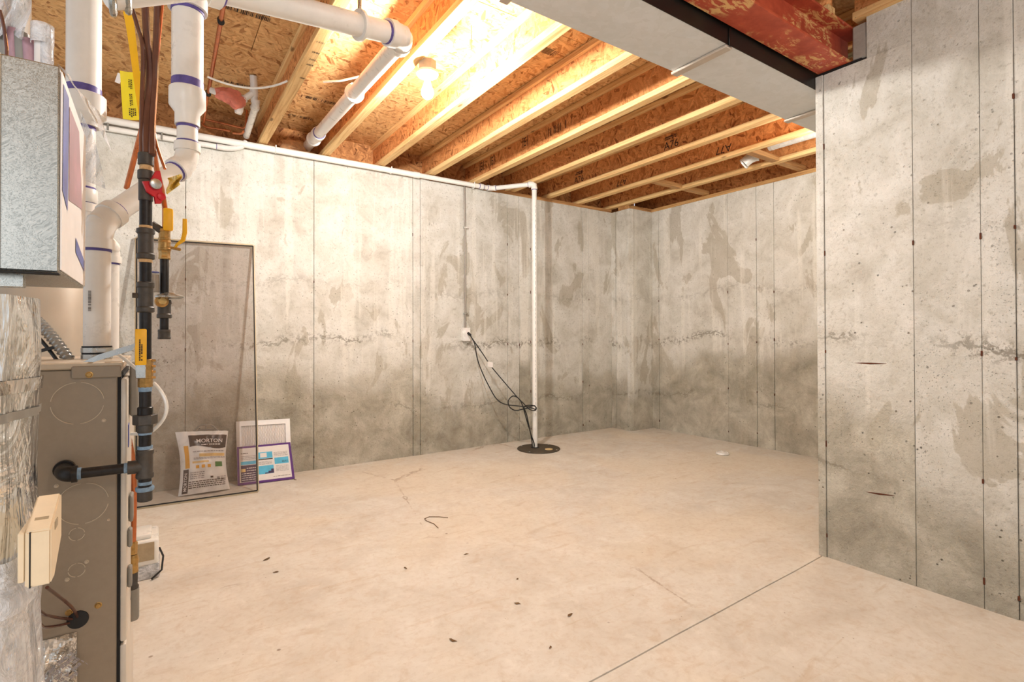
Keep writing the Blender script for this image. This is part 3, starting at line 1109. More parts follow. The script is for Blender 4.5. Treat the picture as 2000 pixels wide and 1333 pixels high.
# white cable across the first bays
t = thing('white_cable', 'white cable slung across the first joist bays above the vent pipe', 'cable', (0.6, 3.0, 2.45))
m = MB()
zc = 2.44
c0, c1, c2 = atZ(405, 150, zc), atZ(490, 172, zc - 0.02), atZ(562, 158, zc + 0.01)
m.tube(bez(c1 * 2 - (c0 + c2) / 2, c0, c2, 10), 0.006, 8)
obj('cable_run', m, M['white_tube'], t)
c3, c4, c5 = atZ(632, 160, zc + 0.01), atZ(665, 158, zc), atZ(700, 150, zc)
m = MB()
m.tube([c3, c4, c5], 0.006, 8)
obj('cable_run', m, M['white_tube'], t)

# ================================================================== BIG VENT PIPE (furnace exhaust)
t = thing('exhaust_pipe', 'white exhaust pipe rising from the furnace then crossing under the joists to the back wall', 'pipe', (-0.12, 1.65, 0.97))
R3, R2 = 0.0415, 0.0275
low = atD(190, 600, 1.30)
LX, LY = low.x, low.y
zl = lambda py: atD(190, py, 1.30).z
e1 = V((LX, LY, zl(438)))
up = atD(366, 300, 1.57)
UX, UY = up.x, up.y
zu = lambda py: atD(366, py, 1.57).z
e2 = V((UX, UY, zu(318)))
obj('pipe', MB().tube([(LX, LY, zl(712)), e1], R2, 22), M['pvc'], t)
elbow(e1, (0, 0, -1), e2 - e1, R2, M['pvc'], t, 1.5, M['purple'])
pipe(e1, e2, R2, M['pvc'], t)
elbow(e2, e1 - e2, (0, 0, 1), R2, M['pvc'], t, 1.35, M['purple'])
pipe(e2, (UX, UY, zu(215)), R2, M['pvc'], t)
m = MB()
zb = zu(246)
m.lathe((UX, UY, zb), (0, 0, 1), [(0, R2 * 1.2), (zu(222) - zb, R2 * 1.2), (zu(208) - zb, R3 * 1.16), (zu(176) - zb, R3 * 1.16), (zu(174) - zb, R3 * 1.08)], 26)
rd = obj('reducer', m, M['pvc'], t)
obj('primer_ring', MB().tube([(UX, UY, zu(176)), (UX, UY, zu(158))], R3 * 1.015, 24), M['purple'], rd)
obj('primer_ring', MB().tube([(UX, UY, zu(251)), (UX, UY, zu(245))], R2 * 1.03, 24), M['purple'], rd)
h0 = V((UX, UY, 2.095))
pipe((UX, UY, zu(174)), h0, R3, M['pvc'], t, label='wide upright length of the exhaust pipe')
h1 = atD(742, 84, 2.12)
h1b = atD(790, 72, 2.17)
elbow(h0, (0, 0, -1), h1 - h0, R3, M['pvc'], t, 1.4, M['purple'])
pipe(h0, h1b, R3, M['pvc'], t)
hc = h0 + (h1b - h0) * 0.735
obj('hanger_ring', MB().tube([hc - (h1b - h0).normalized() * 0.006, hc + (h1b - h0).normalized() * 0.006], R3 * 1.35, 24), M['pvc'], t)
obj('hanger_strap', MB().box((hc.x - 0.004, hc.y - 0.012, hc.z + 0.02), (hc.x + 0.004, hc.y + 0.012, JB), 0.001), M['steel'], t)
h2 = V((0.982, YA + 0.145, 2.515))
elbow(h1b, h0 - h1b, h2 - h1b, R3, M['pvc'], t, 1.35, M['purple'])
R2b = 0.040
pipe(h1b, h2, R2b * 0.93, M['pvc'], t)
dv = (h2 - h1b).normalized()
Lh = (h2 - h1b).length
for f_, hf in ((0.355, 0.28), (0.80, 1.0), (0.87, 0.25)):
    coupling(h1b + dv * Lh * f_, dv, R2b, M['pvc'], t, hf, 1.2 if hf > 0.5 else 1.3, M['purple'] if hf > 0.5 else None)
for zz, nm in ((zl(684), 0), (zl(697), 1)):
    obj('band_clamp', MB().tube([(LX, LY, zz - 0.006), (LX, LY, zz + 0.006)], R2 * 1.16, 22), M['steel'], t)
    obj('clamp_screw', MB().box((LX + 0.0, LY - R2 * 1.35, zz - 0.005), (LX + 0.02, LY - R2 * 1.1, zz + 0.005), 0.001), M['steel'], t)
obj('rubber_boot', MB().tube([(LX, LY, zl(712)), (LX, LY, zl(676))], R2 * 1.1, 22), M['black'], t)
m = MB()
for (c_, n_, zt) in ((V((LX, LY, 0)), R2, zl(590)),):
    strokes(m, c_ + V((-n_ * 0.45, -n_ * 0.93, zt)), (0, 0, -1), (0.87, -0.42, 0), 0.05, 0.008, 1, random.Random(6), 0.0012, 0.85, tick=True)
obj('pipe_print', m, M['ink'], t, smooth=False)

# ================================================================== INTAKE PIPE
t = thing('intake_pipe', 'white intake pipe behind the galvanized box with a wide reducer and offset', 'pipe', (-0.16, 1.9, 0.97))
ip = atD(164, 100, 1.50)
IX, IY = ip.x, ip.y
zi = lambda py: atD(164, py, 1.50).z
pipe((IX, IY, zi(190)), (IX, IY, 2.40), R3 * 0.98, M['pvc'], t, label='wide upright length of the intake pipe')
zb = zi(248)
m = MB()
m.lathe((IX + 0.004, IY, zb), (0, 0, 1), [(0, R2 * 1.2), (zi(240) - zb, R2 * 1.2), (zi(226) - zb, R3 * 1.16), (zi(188) - zb, R3 * 1.16), (zi(186) - zb, R3 * 1.08)], 26)
rd = obj('reducer', m, M['pvc'], t)
obj('primer_ring', MB().tube([(IX, IY, zi(190)), (IX, IY, zi(172))], R3 * 1.0, 24), M['purple'], rd)
obj('primer_ring', MB().tube([(IX, IY, zi(254)), (IX, IY, zi(247))], R2 * 1.03, 24), M['purple'], rd)
i1 = V((IX, IY, zi(432)))
i2 = atD(216, 487, 1.62)
pipe((IX, IY, zb), i1, R2, M['pvc'], t)
coupling((IX, IY, zi(384)), (0, 0, 1), R2, M['pvc'], t, 0.7, 1.2, M['purple'])
elbow(i1, (0, 0, 1), i2 - i1, R2, M['pvc'], t, 1.0)
pipe(i1, i2, R2, M['pvc'], t)
elbow(i2, i1 - i2, (0, 0, -1), R2 * 0.8, M['pvc'], t, 1.2, M['purple'])
pipe(i2, (i2.x, i2.y, 0.98), R2 * 0.8, M['pvc'], t)

# near horizontal pipe across the top with its hanger
t = thing('overhead_pipe', 'white pipe crossing the top left corner close to the camera with a metal hanger', 'pipe', (0.1, 1.1, 1.75))
pa, pb = atD(205, 2, 0.98), atD(440, -22, 1.22)
dirp = (pb - pa).normalized()
pipe(pa + dirp * 0.01, pb + dirp * 0.5, 0.017, M['pvc'], t)
for px in (218, 243):
    c = pa + dirp * ((px - 205) / 235.0 * (pb - pa).length)
    obj('hanger_loop', MB().tube([c + V((0, math.cos(a) * 0.0235, math.sin(a) * 0.0235)) for a in [2 * PI * k / 16 for k in range(17)]], 0.006, 8), M['galv'], t)
    obj('hanger_rod', MB().tube([c + V((0, 0, 0.024)), V((c.x, c.y, SF - 0.003))], 0.004, 8), M['galv'], t)

# ================================================================== FURNACE
FP = atD(235, 717, 1.15)
FX, FY, FZ = FP.x, FP.y, FP.z           # top front corner of the side panel
t = thing('furnace', 'taupe metal furnace cabinet with round knockouts beside the gas pipe', 'furnace', (FX - 0.3, FY + 0.22, 0))
f0 = FX - 0.72
sd_ = obj('side_panel', MB().box((f0, FY, 0.0), (FX - 0.005, FY + 0.43, FZ - 0.004), 0.002), M['furnace'], t, smooth=False)
obj('top_panel', MB().box((f0, FY - 0.004, FZ - 0.003), (FX + 0.006, FY + 0.434, FZ + 0.012), 0.003), M['furnace_lid'], t)
obj('corner_flange', MB().box((FX - 0.082, FY - 0.0075, FZ - 0.022), (FX + 0.002, FY - 0.001, FZ + 0.004), 0.002), M['furnace'], t)
obj('corner_flange', MB().box((f0 + 0.25, FY - 0.0065, FZ - 0.022), (FX - 0.142, FY - 0.001, FZ + 0.004), 0.002), M['furnace'], t)
obj('door_gap', MB().box((FX - 0.006, FY + 0.002, 0.01), (FX + 0.001, FY + 0.428, FZ - 0.018)), M['gap'], t, smooth=False)
dr = obj('front_door', MB().box((FX + 0.001, FY - 0.002, 0.36), (FX + 0.013, FY + 0.43, FZ - 0.026), 0.004, seg=2), M['door'], t)
dr2 = obj('front_door', MB().box((FX + 0.001, FY - 0.002, 0.012), (FX + 0.013, FY + 0.43, 0.354), 0.004, seg=2), M['door'], t)
for (py, hgt) in ((1085, 0.04), (1165, 0.045)):
    p = atX(252, py, FX + 0.02)
    obj('door_latch', MB().box((FX + 0.0135, FY + 0.004, p.z - hgt / 2), (FX + 0.022, FY + 0.03, p.z + hgt / 2), 0.003), M['latch'], dr)
obj('door_badge', MB().box((FX + 0.0132, FY + 0.02, 0.78), (FX + 0.0145, FY + 0.06, 0.83)), M['print_blue'], dr)


def knock(px, py, rad, part='knockout'):
    p = atY(px, py, FY)
    m = MB()
    for a0, a1 in ((0.15, 1.45), (1.65, 3.0), (3.25, 4.55), (4.8, 6.1)):
        m.tube([V((p.x + rad * math.cos(a), FY - 0.0004, p.z + rad * math.sin(a))) for a in [a0 + (a1 - a0) * k / 14 for k in range(15)]], 0.0009, 5)
    obj(part, m, M['furnace_lid'], t)


knock(152, 788, 0.044)
knock(162, 984, 0.043)
knock(150, 1044, 0.013)
knock(150, 1114, 0.014)
for (px, py, r, mt) in ((175, 732, 0.005, 'brass'), (135, 1197, 0.005, 'brass'), (192, 1183, 0.005, 'brass'), (203, 822, 0.003, 'furnace_lid'), (212, 1016, 0.002, 'furnace_lid'), (131, 1133, 0.003, 'furnace_lid'), (169, 1098, 0.003, 'furnace_lid'), (110, 950, 0.003, 'furnace_lid')):
    p = atY(px, py, FY)
    yb_ = FY - (0.0075 if py < 740 else 0)
    obj('screw', MB().lathe((p.x, yb_ + 0.0005, p.z), (0, -1, 0), [(0, r * 1.4), (0.001, r * 1.4), (0.0015, r), (0.004, r * 0.8)], 10), M[mt], t)
gp = atY(152, 1211, FY)
obj('grommet', MB().lathe((gp.x, FY + 0.001, gp.z), (0, -1, 0), [(0, 0.019), (0.003, 0.018), (0.004, 0.011)], 22), M['black'], t)
# wires into the grommet
for (pts, lab) in (([(152, 1211), (150, 1190), (118, 1168), (92, 1148)], None), ([(152, 1211), (118, 1209), (88, 1202), (66, 1186)], None), ([(150, 1213), (110, 1226), (84, 1226), (66, 1208)], None)):
    w_ = [atD(x, y, dd) for (x, y), dd in zip(pts, (1.118, 1.07, 1.0, 0.9))]
    m = MB()
    m.tube(bez(w_[1], w_[0], w_[2], 7)[:-1] + [w_[2], w_[3]], 0.0028, 8)
    obj('control_wire', m, M['coated'], t)
# louvred grey bracket behind the gas cock
p = atX(258, 765, FX + 0.03)
obj('vent_terminal', MB().box((FX + 0.014, FY + 0.07, p.z - 0.09), (FX + 0.03, FY + 0.13, p.z + 0.035), 0.004), M['latch'], dr)
obj('drain_trap', MB().box((FX + 0.014, FY + 0.06, 0.60), (FX + 0.022, FY + 0.11, 0.66), 0.003), M['latch'], dr)

# a sheet metal strip bent over the cabinet top
s0, s1, s2 = atD(142, 722, 1.14), atD(190, 700, 1.125), atD(262, 678, 1.12)
m = MB()
for (a, b) in ((s0, s1), (s1, s2)):
    wv = V((0.003, 0.004, 0.007))
    m.face([a - wv, b - wv, b + wv, a + wv])
    m.face([a - wv + V((0, .001, .001)), b - wv + V((0, .001, .001)), b + wv + V((0, .001, .001)), a + wv + V((0, .001, .001))])
tag(obj('metal_strap', m, M['steel'], smooth=False), 'loose bent metal strap resting on the furnace top against the gas pipe', 'strap')

# crumpled foil sheet taped to the lower side of the furnace
fa, fb = atY(150, 1234, FY), atY(72, 1256, FY)
m = MB()
rnd = random.Random(8)
N_ = 26
hgts = [[rnd.uniform(0, 1) for _ in range(N_ + 1)] for _ in range(N_ + 1)]


def foil_fn(u, v):
    x = fa.x + (fb.x - 0.10 - fa.x) * u
    zt = fa.z + (fb.z - fa.z) * u * 0.7
    z = zt + (0.10 - zt) * v
    i, j = int(u * N_), int(v * N_)
    return V((x + 0.004 * v, FY - 0.002 - 0.009 * hgts[i][j] * min(1, 4 * u, 0.15 + 4 * v), z))


m.grid(foil_fn, N_, N_)
t2 = tag(obj('foil_sheet', m, M['foil_rough'], smooth=False), 'crumpled printed foil sheet on the lower side of the furnace', 'foil')
m = MB()
pf = atY(128, 1305, FY) + V((0, -0.0125, 0))
strokes(m, pf, (0.75, 0, 0.6), (-0.6, 0, 0.75), 0.06, 0.05, 5, random.Random(12), 0.0006, 0.7)
obj('print', m, M['grey_ink'], t2, smooth=False)

# ================================================================== FOREGROUND RETURN DUCT, GALVANIZED BOX, HUMIDISTAT
t = thing('foil_wrapped_duct', 'shiny foil and plastic wrapped duct standing at the left edge', 'duct', (-0.31, 1.12, 0))
edge_t, edge_b = atD(58, 560, 0.77), atD(71, 1300, 0.77)
m = MB()
rnd = random.Random(21)
nu, nv = 36, 60
ph = [rnd.uniform(0, 6.28) for _ in range(8)]


def col_fn(u, v):
    a = u * 2 * PI
    z = 0.0 + v * 1.09
    r = 0.135 + 0.004 * math.sin(3 * a + ph[0] + z * 5) + 0.003 * math.sin(7 * a + ph[1] - z * 9) + 0.0025 * math.sin(z * 23 + ph[2] + 2 * a)
    cx_ = edge_t.x - 0.137 + (edge_b.x - edge_t.x) * (1 - v)
    cy_ = edge_t.y + 0.085
    # squarish plan
    k = 1.0 / max(abs(math.cos(a)), abs(math.sin(a))) ** 0.45
    return V((cx_ + r * k * math.cos(a) * 0.98, cy_ + r * k * math.sin(a) * 0.9, z))


m.grid(col_fn, nu, nv)
bmesh.ops.remove_doubles(m.bm, verts=list(m.bm.verts), dist=0.0005)
obj('foil_jacket', m, M['foil'], t)


def wrap_fn(z0, z1, grow):
    def fn(u, v):
        a = -2.3 + u * 2.7
        zz = z0 + (z1 - z0) * v
        p = col_fn(((a / (2 * PI)) % 1.0), min(1, zz / 1.09))
        cx_ = edge_t.x - 0.137 + (edge_b.x - edge_t.x) * (1 - min(1, zz / 1.09))
        c = V((cx_, edge_t.y + 0.085, zz))
        d = (p - c)
        d.z = 0
        return c + d * (1.0 + grow + 0.012 * math.sin(17 * a + zz * 30))
    return fn


obj('plastic_cover', MB().grid(wrap_fn(0.02, 0.70, 0.035), 40, 30), M['film_thin'], t)
obj('tape_band', MB().grid(wrap_fn(0.945, 0.965, 0.02), 40, 3), M['foil_rough'], t)
obj('tape_band', MB().grid(wrap_fn(0.905, 0.918, 0.02), 40, 3), M['latch'], t)
obj('tape_band', MB().grid(wrap_fn(0.63, 0.71, 0.05), 40, 5), M['film'], t)

GX1, GX0, GY0, GY1, GZ0, GZ1 = -0.115, -0.36, 0.985, 1.30, 1.121, 1.418
t = thing('galvanized_box', 'spangled galvanized steel box with a printed plastic side, top left', 'box', (-0.24, 1.14, GZ0))
obj('body', MB().box((GX0, GY0, GZ0), (GX1, GY1, GZ1), 0.002), M['galv'], t, smooth=False)
obj('seam_strip', MB().box((-0.181, GY0 - 0.0025, GZ0 + 0.001), (-0.1765, GY0, GZ1)), M['frame_tan'], t, smooth=False)
obj('bottom_lip', MB().box((-0.19, GY0 - 0.004, GZ0 - 0.004), (GX1 + 0.001, GY0 + 0.01, GZ0 - 0.001), 0.001), M['gap'], t)
obj('bottom_bracket', MB().box((-0.20, GY0 + 0.02, GZ0 - 0.022), (-0.155, GY0 + 0.035, GZ0 - 0.001), 0.001), M['galv'], t)
lb = obj('printed_label', MB().box((GX1 + 0.0005, GY0 + 0.004, GZ0 + 0.004), (GX1 + 0.0025, GY1 - 0.004, GZ1 - 0.006)), M['paper'], t, smooth=False)
m = MB()
m.face([V((GX1 + 0.0032, y, z)) for y, z in ((GY0 + 0.006, GZ0 + 0.12), (GY0 + 0.012, GZ1 - 0.02), (GY0 + 0.07, GZ1 - 0.02), (GY0 + 0.06, GZ0 + 0.10))])
obj('print', m, M['print_blue'], lb, smooth=False)
m = MB()
m.face([V((GX1 + 0.0032, y, z)) for y, z in ((GY0 + 0.075, GZ0 + 0.12), (GY0 + 0.075, GZ1 - 0.03), (GY0 + 0.2, GZ1 - 0.03), (GY0 + 0.25, GZ0 + 0.14))])
obj('print', m, M['print_mauve'], lb, smooth=False)
m = MB()
m.face([V((GX1 + 0.0033, y, z)) for y, z in ((GY0 + 0.16, GZ0 + 0.05), (GY0 + 0.16, GZ0 + 0.075), (GY0 + 0.29, GZ0 + 0.05), (GY0 + 0.29, GZ0 + 0.03))])
obj('print', m, M['print_blue'], lb, smooth=False)

# torn clear film hanging off the box
rnd = random.Random(31)
m = MB()
fpts = [(116, 124), (132, 122), (160, 165), (192, 200), (205, 235), (178, 224), (190, 260), (170, 300), (150, 250), (128, 200)]


def film_fn(u, v):
    # a crumpled strip from the box top edge down to the right
    px = 112 + 82 * u + 24 * v
    py = 124 + 95 * u ** 0.9 + 55 * v * (0.4 + u)
    return atD(px, py, 0.80 + 0.34 * u + 0.03 * math.sin(9 * u + 7 * v) * (0.3 + v))


m.grid(film_fn, 22, 10)
t = tag(obj('plastic_film', m, M['film']), 'torn crumpled clear plastic film hanging off the galvanized box', 'plastic')


def film2_fn(u, v):
    px = 150 + 26 * u + 14 * v * (0.3 + u) + (6 + 14 * v)
    py = 215 + 50 * u + (250 - 60 * u) * v * (0.55 + 0.0 * u)
    return atD(px - 8 * v * v, py, 1.16 + 0.03 * math.sin(6 * u + 9 * v))


m = MB()
m.grid(film2_fn, 12, 16)
obj('trailing_strip', m, M['film_thin'], t)

# bundle wrapped in plastic standing on the box
t = thing('wrapped_bundle', 'grey tubes bundled in white plastic on top of the galvanized box', 'bundle', (-0.17, 1.1, GZ1))
for (px, ptop, rr, mt) in ((16, 60, 0.008, 'latch'), (32, 58, 0.009, 'print_mauve'), (48, 66, 0.009, 'latch'), (62, 78, 0.008, 'print_mauve'), (80, 56, 0.008, 'paper'), (92, 52, 0.008, 'film')):
    p = atD(px, 118, 0.80)
    q = atD(px - 6 if px < 70 else px, ptop, 0.80)
    obj('tube', MB().tube([V((p.x, p.y, GZ1 + 0.001)), q], rr, 12), M[mt], t)
m = MB()


def sheet_fn(u, v):
    px = -20 + 74 * u + 8 * math.sin(5 * v)
    py = -30 + 100 * v + 8 * math.sin(8 * u)
    return atD(px, py, 0.79 + 0.012 * math.sin(14 * u + 5 * v))


m.grid(sheet_fn, 16, 12)
obj('plastic_sheet', m, M['film'], t)
m = MB()


def sheet2(u, v):
    a = PI * (0.9 + 1.2 * u)
    c = atD(83, 70, 0.80)
    return c + V((math.cos(a) * 0.014, math.sin(a) * 0.014, 0.016 - 0.03 * v))


m.grid(sheet2, 10, 4)
obj('plastic_sheet', m, M['film'], t)
wp = [atD(x, y, 0.74) for x, y in ((0, 20), (8, 55), (13, 95), (12, 150), (4, 190), (-8, 215))]
tag(obj('dark_wire', MB().tube(wp, 0.0022, 8), M['coated']), 'dark wire hanging in front of the galvanized box at the left edge', 'wire')

# a second white pipe rising at the far left top
pp = atD(42, 30, 1.25)
tag(obj('corner_pipe', MB().tube([(pp.x, pp.y, GZ1 + 0.05), (pp.x, pp.y, SF - 0.004)], 0.018, 16), M['pvc_bright']), 'white pipe rising behind the wrapped bundle at the top left corner', 'pipe')

# humidistat
t = thing('humidistat', 'beige plastic control box with a louvred side on the wrapped duct', 'control box', (-0.135, 1.0, 0.75))
HX0, HX1, HY0, HY1 = -0.152, -0.119, 0.962, 1.06
hz = lambda py: atY(102, py, HY0).z
m = MB()
m.prism([(HY0, hz(1140)), (HY0, hz(1033)), (HY1 - 0.01, hz(1000) + 0.004), (HY1, hz(1000)), (HY1, hz(1090)), (HY0 + 0.03, hz(1142))], 'x', HX0 + 0.006, HX1)
bmesh.ops.bevel(m.bm, geom=list(m.bm.edges), offset=0.002, segments=2, affect='EDGES')
obj('cover', m, M['beige'], t)
obj('back_plate', MB().box((HX0 - 0.002, HY0 + 0.004, hz(1130)), (HX0 + 0.005, HY1 - 0.01, hz(1035)), 0.001), M['beige'], t)
obj('cover_slot', MB().box((HX0 + 0.0105, HY0 - 0.0006, hz(1141)), (HX0 + 0.012, HY0 + 0.004, hz(1034))), M['gap'], t, smooth=False)
obj('louvre', MB().box((HX1 - 0.002, HY0 + 0.03, hz(1048)), (HX1 + 0.0008, HY0 + 0.055, hz(1032))), M['frame_tan'], t, smooth=False)
obj('dial_label', MB().box((HX0 + 0.012, HY0 + 0.025, hz(1016)), (HX1 - 0.006, HY0 + 0.06, hz(1016) + 0.0006), 0, Matrix.Rotation(0.25, 3, 'X')), M['frame_tan'], t, smooth=False)

# flexible conduit and cable into the furnace top
t = thing('flexible_conduit', 'ribbed grey flexible metal conduit curving into the furnace top', 'conduit', (-0.15, 1.5, FZ))
c0, c1, c2 = atD(40, 600, 1.30), atD(95, 640, 1.28), atD(143, 716, 1.27)
path = bez(c1, c0, c2, 60)
radii = [0.0115 + 0.0022 * math.cos(2 * PI * k / 3.0) for k in range(61)]
obj('ribbed_sleeve', MB().tube(path, 0.011, 12, radii=radii), M['ribbed'], t)
p2 = [V(p) + V((-0.012, 0.0, -0.02)) for p in bez(c1 + V((0, 0, 0.0)), c0, c2, 10)]
obj('cable', MB().tube(p2, 0.004, 8), M['black'], t)
cc_ = bez(c1, c0, c2, 10)[7]
obj('cable_tie', MB().box(cc_ + V((-0.035, -0.006, -0.012)), cc_ + V((0.014, 0.006, -0.004)), 0.001, Matrix.Rotation(-0.3, 3, 'Y')), M['black'], t)

# grey tank behind
tk = atD(140, 640, 1.98)
t = thing('water_heater', 'grey cylindrical tank behind the furnace exhaust pipe', 'tank', (tk.x - 0.08, tk.y + 0.1, 0))
m = MB()
m.lathe((tk.x - 0.13, tk.y + 0.16, 0), (0, 0, 1), [(0, 0.19), (0.02, 0.20), (1.22, 0.20), (1.25, 0.185)], 40)
obj('tank_shell', m, M['tank'], t)
obj('jacket_seam', MB().box((tk.x - 0.26, tk.y - 0.005, 0.03), (tk.x - 0.254, tk.y + 0.03, 1.2)), M['furnace_lid'], t)

# ================================================================== GAS LINE
GP = atD(284, 640, 1.12)
gx, gy = GP.x, GP.y
gz = lambda py: atD(284, py, 1.12).z
K = 1.12 / 1024 / 1.23 / 2
t = thing('gas_pipe', 'black iron gas pipe with fittings, tee and drip cap in front of the furnace', 'gas pipe', (gx, gy, gz(978)))


def fit(name, ya, yb, wpx, mat, ends=1.0, seg=18, parent=None, off=(0, 0), flange=0.0):
    za, zb = gz(yb), gz(ya)
    r = wpx * K
    L = zb - za
    if flange:
        prof = [(0, r * 0.95), (0.002, r * flange), (L * 0.16, r * flange), (L * 0.2, r), (L * 0.8, r), (L * 0.84, r * flange), (L - 0.002, r * flange), (L, r * 0.95)]
    else:
        prof = [(0, r * ends), (min(0.0015, L * .2), r), (L - min(0.0015, L * .2), r), (L, r * ends)]
    return obj(name, MB().lathe((gx + off[0], gy + off[1], za), (0, 0, 1), prof, seg), mat, parent or t)


fit('coupling', 299, 323, 33, M['iron_fit'], 0.9)
fit('nipple', 322, 334, 26, M['dope'])
fit('coupling', 333, 351, 34, M['iron_fit'], 0.92)
fit('valve_body', 351, 392, 30, M['iron_fit'], 0.95)
fit('nipple', 391, 447, 26, M['iron'])
fit('sealant_ring', 441, 447, 27, M['dope'])
fit('tee', 446, 507, 32, M['iron_fit'], flange=1.18)
fit('sealant_ring', 506, 513, 28, M['dope'])
fit('nipple', 507, 553, 25, M['iron'])
fit('tee', 551, 611, 32, M['iron_fit'], flange=1.16)
obj('side_plug', MB().tube([V((gx - 0.012, gy, gz(578))), V((gx - 0.023, gy, gz(578)))], 0.0055, 8), M['iron_fit'], t)
fit('nipple', 610, 704, 25, M['iron'])
fit('valve_body', 702, 740, 32, M['brass'], 0.85, 8)
fit('valve_body', 738, 757, 30, M['brass'], 0.9, 8)
for k in range(4):
    z_ = gz(705 + k * 11)
    obj('valve_screw', MB().tube([V((gx + 0.008, gy - 0.004, z_)), V((gx + 0.0185, gy - 0.004, z_))], 0.0028, 8), M['brass'], t)
fit('sealant_ring', 755, 765, 27, M['sealant'])
fit('nipple', 764, 797, 25, M['iron'])
fit('union', 795, 812, 32, M['iron'], 0.9)
un = fit('union_nut', 810, 829, 50, M['iron_fit'], 0.94, 6)
fit('union', 828, 845, 32, M['iron_fit'], 0.95)
fit('sealant_ring', 843, 849, 28, M['sealant'])
fit('nipple', 848, 878, 25, M['iron'])
fit('sealant_ring', 871, 878, 31, M['sealant'])
fit('tee', 877, 934, 33, M['iron_fit'], flange=1.12)
fit('nipple', 934, 954, 27, M['iron'])
fit('sealant_ring', 940, 946, 28, M['sealant'])
fit('cap', 950, 958, 38, M['sealant'], 0.95)
fit('drip_cap', 956, 978, 31, M['iron_fit'], 0.9)
tz = gz(910)
r = 22 * K * 1.05
el = atY(112, 905, FY)
obj('tee_branch', MB().tube([V((gx, gy, tz)), V((gx - 0.03, gy, tz))], r * 1.35, 18), M['iron_fit'], t)
obj('sealant_ring', MB().tube([V((gx - 0.03, gy, tz)), V((gx - 0.036, gy, tz))], r * 1.05, 18), M['sealant'], t)
ex = el.x + 0.012
pipe(V((gx - 0.03, gy, tz)), V((ex + 0.02, gy, tz)), r, M['iron'], t, 'nipple', label='horizontal black nipple into the furnace side')
obj('sealant_ring', MB().tube([V((ex + 0.024, gy, tz)), V((ex + 0.033, gy, tz))], r * 1.15, 18), M['sealant'], t)
m = MB()
m.tube(bez((ex, gy, tz), (ex + 0.026, gy, tz), (ex, FY - 0.006, tz), 10), r * 1.45, 20)
m.tube([V((ex + 0.018, gy, tz)), V((ex + 0.027, gy, tz))], r * 1.62, 20)
m.tube([V((ex, FY - 0.012, tz)), V((ex, FY - 0.001, tz))], r * 1.8, 20)
obj('elbow', m, M['iron'], t)
# red valve handle
vh = obj('valve_hub', MB().lathe((gx + 0.016, gy - 0.018, gz(361)), (0.35, -0.94, 0), [(0, 0.011), (0.006, 0.011), (0.007, 0.009)], 18), M['steel'], t, label='steel hub of the red valve')
m = MB()
c = V((gx + 0.010, gy - 0.012, gz(365)))
e1_, e2_ = V((0.94, 0.35, 0)), V((0, 0, 1))
outl = [(-0.018, 0.006), (-0.004, 0.010), (0.006, 0.034), (0.014, 0.036), (0.018, 0.012), (0.018, -0.008), (0.022, -0.016), (0.016, -0.034), (0.006, -0.036), (0.004, -0.022), (-0.010, -0.014)]
nn = V((0.35, -0.94, 0))
lo = [m.bm.verts.new(c + e1_ * x + e2_ * y) for x, y in outl]
hi = [m.bm.verts.new(c + e1_ * x + e2_ * y + nn * 0.006) for x, y in outl]
m.bm.faces.new(lo)
m.bm.faces.new(hi)
for k in range(len(outl)):
    k2 = (k + 1) % len(outl)
    m.bm.faces.new((lo[k], lo[k2], hi[k2], hi[k]))
obj('red_handle', m, M['red'], t)
obj('valve_hub', MB().lathe(c + e1_ * 0.016 - e2_ * 0.019 + nn * 0.005, nn, [(0, 0.008), (0.004, 0.008), (0.005, 0.006)], 16), M['red'], t)
# yellow lever handle
yz0, yz1 = gz(713), gz(643)
lv = obj('lever_handle', MB().box((gx - 0.0175, gy - 0.0215, yz0), (gx + 0.0025, gy - 0.0165, yz1), 0.0024, seg=2), M['yellow'], t, label='yellow gas cock lever')
m = MB()
strokes(m, V((gx - 0.0075, gy - 0.0215, (yz0 + yz1) / 2 - 0.006)), (0, 0, 1), (-1, 0, 0), 0.045, 0.007, 2, random.Random(3), 0.0005, 0.9)
obj('lever_print', m, M['ink'], lv, smooth=False)
obj('lever_plate', MB().box((gx - 0.0165, gy - 0.0205, gz(738)), (gx + 0.0015, gy - 0.0175, yz0 + 0.002), 0.0014), M['steel'], t)
obj('lever_nut', MB().lathe((gx - 0.006, gy - 0.0205, gz(730)), (0, -1, 0), [(0, 0.0045), (0.004, 0.0045)], 6), M['steel'], t)

# second gas stack further back
G2 = atD(321, 560, 1.45)
hx, hy2 = G2.x, G2.y
g2 = lambda py: atD(321, py, 1.45).z
K2 = 1.45 / 1024 / 1.2 / 2
t = thing('second_gas_drop', 'smaller gas drop with brass cock, regulator disc and capped drip leg', 'gas pipe', (hx, hy2, g2(663)))


def fit2(name, ya, yb, wpx, mat, flange=0.0, seg=16, dx=0.0):
    za, zb = g2(yb), g2(ya)
    r_ = wpx * K2
    L = zb - za
    prof = [(0, r_ * 0.94), (0.002, r_), (L - 0.002, r_), (L, r_ * 0.94)]
    if flange:
        prof = [(0, r_), (0.002, r_ * flange), (L * .2, r_ * flange), (L * .25, r_), (L * .75, r_), (L * .8, r_ * flange), (L, r_)]
    return obj(name, MB().lathe((hx + dx, hy2, za), (0, 0, 1), prof, seg), mat, t)


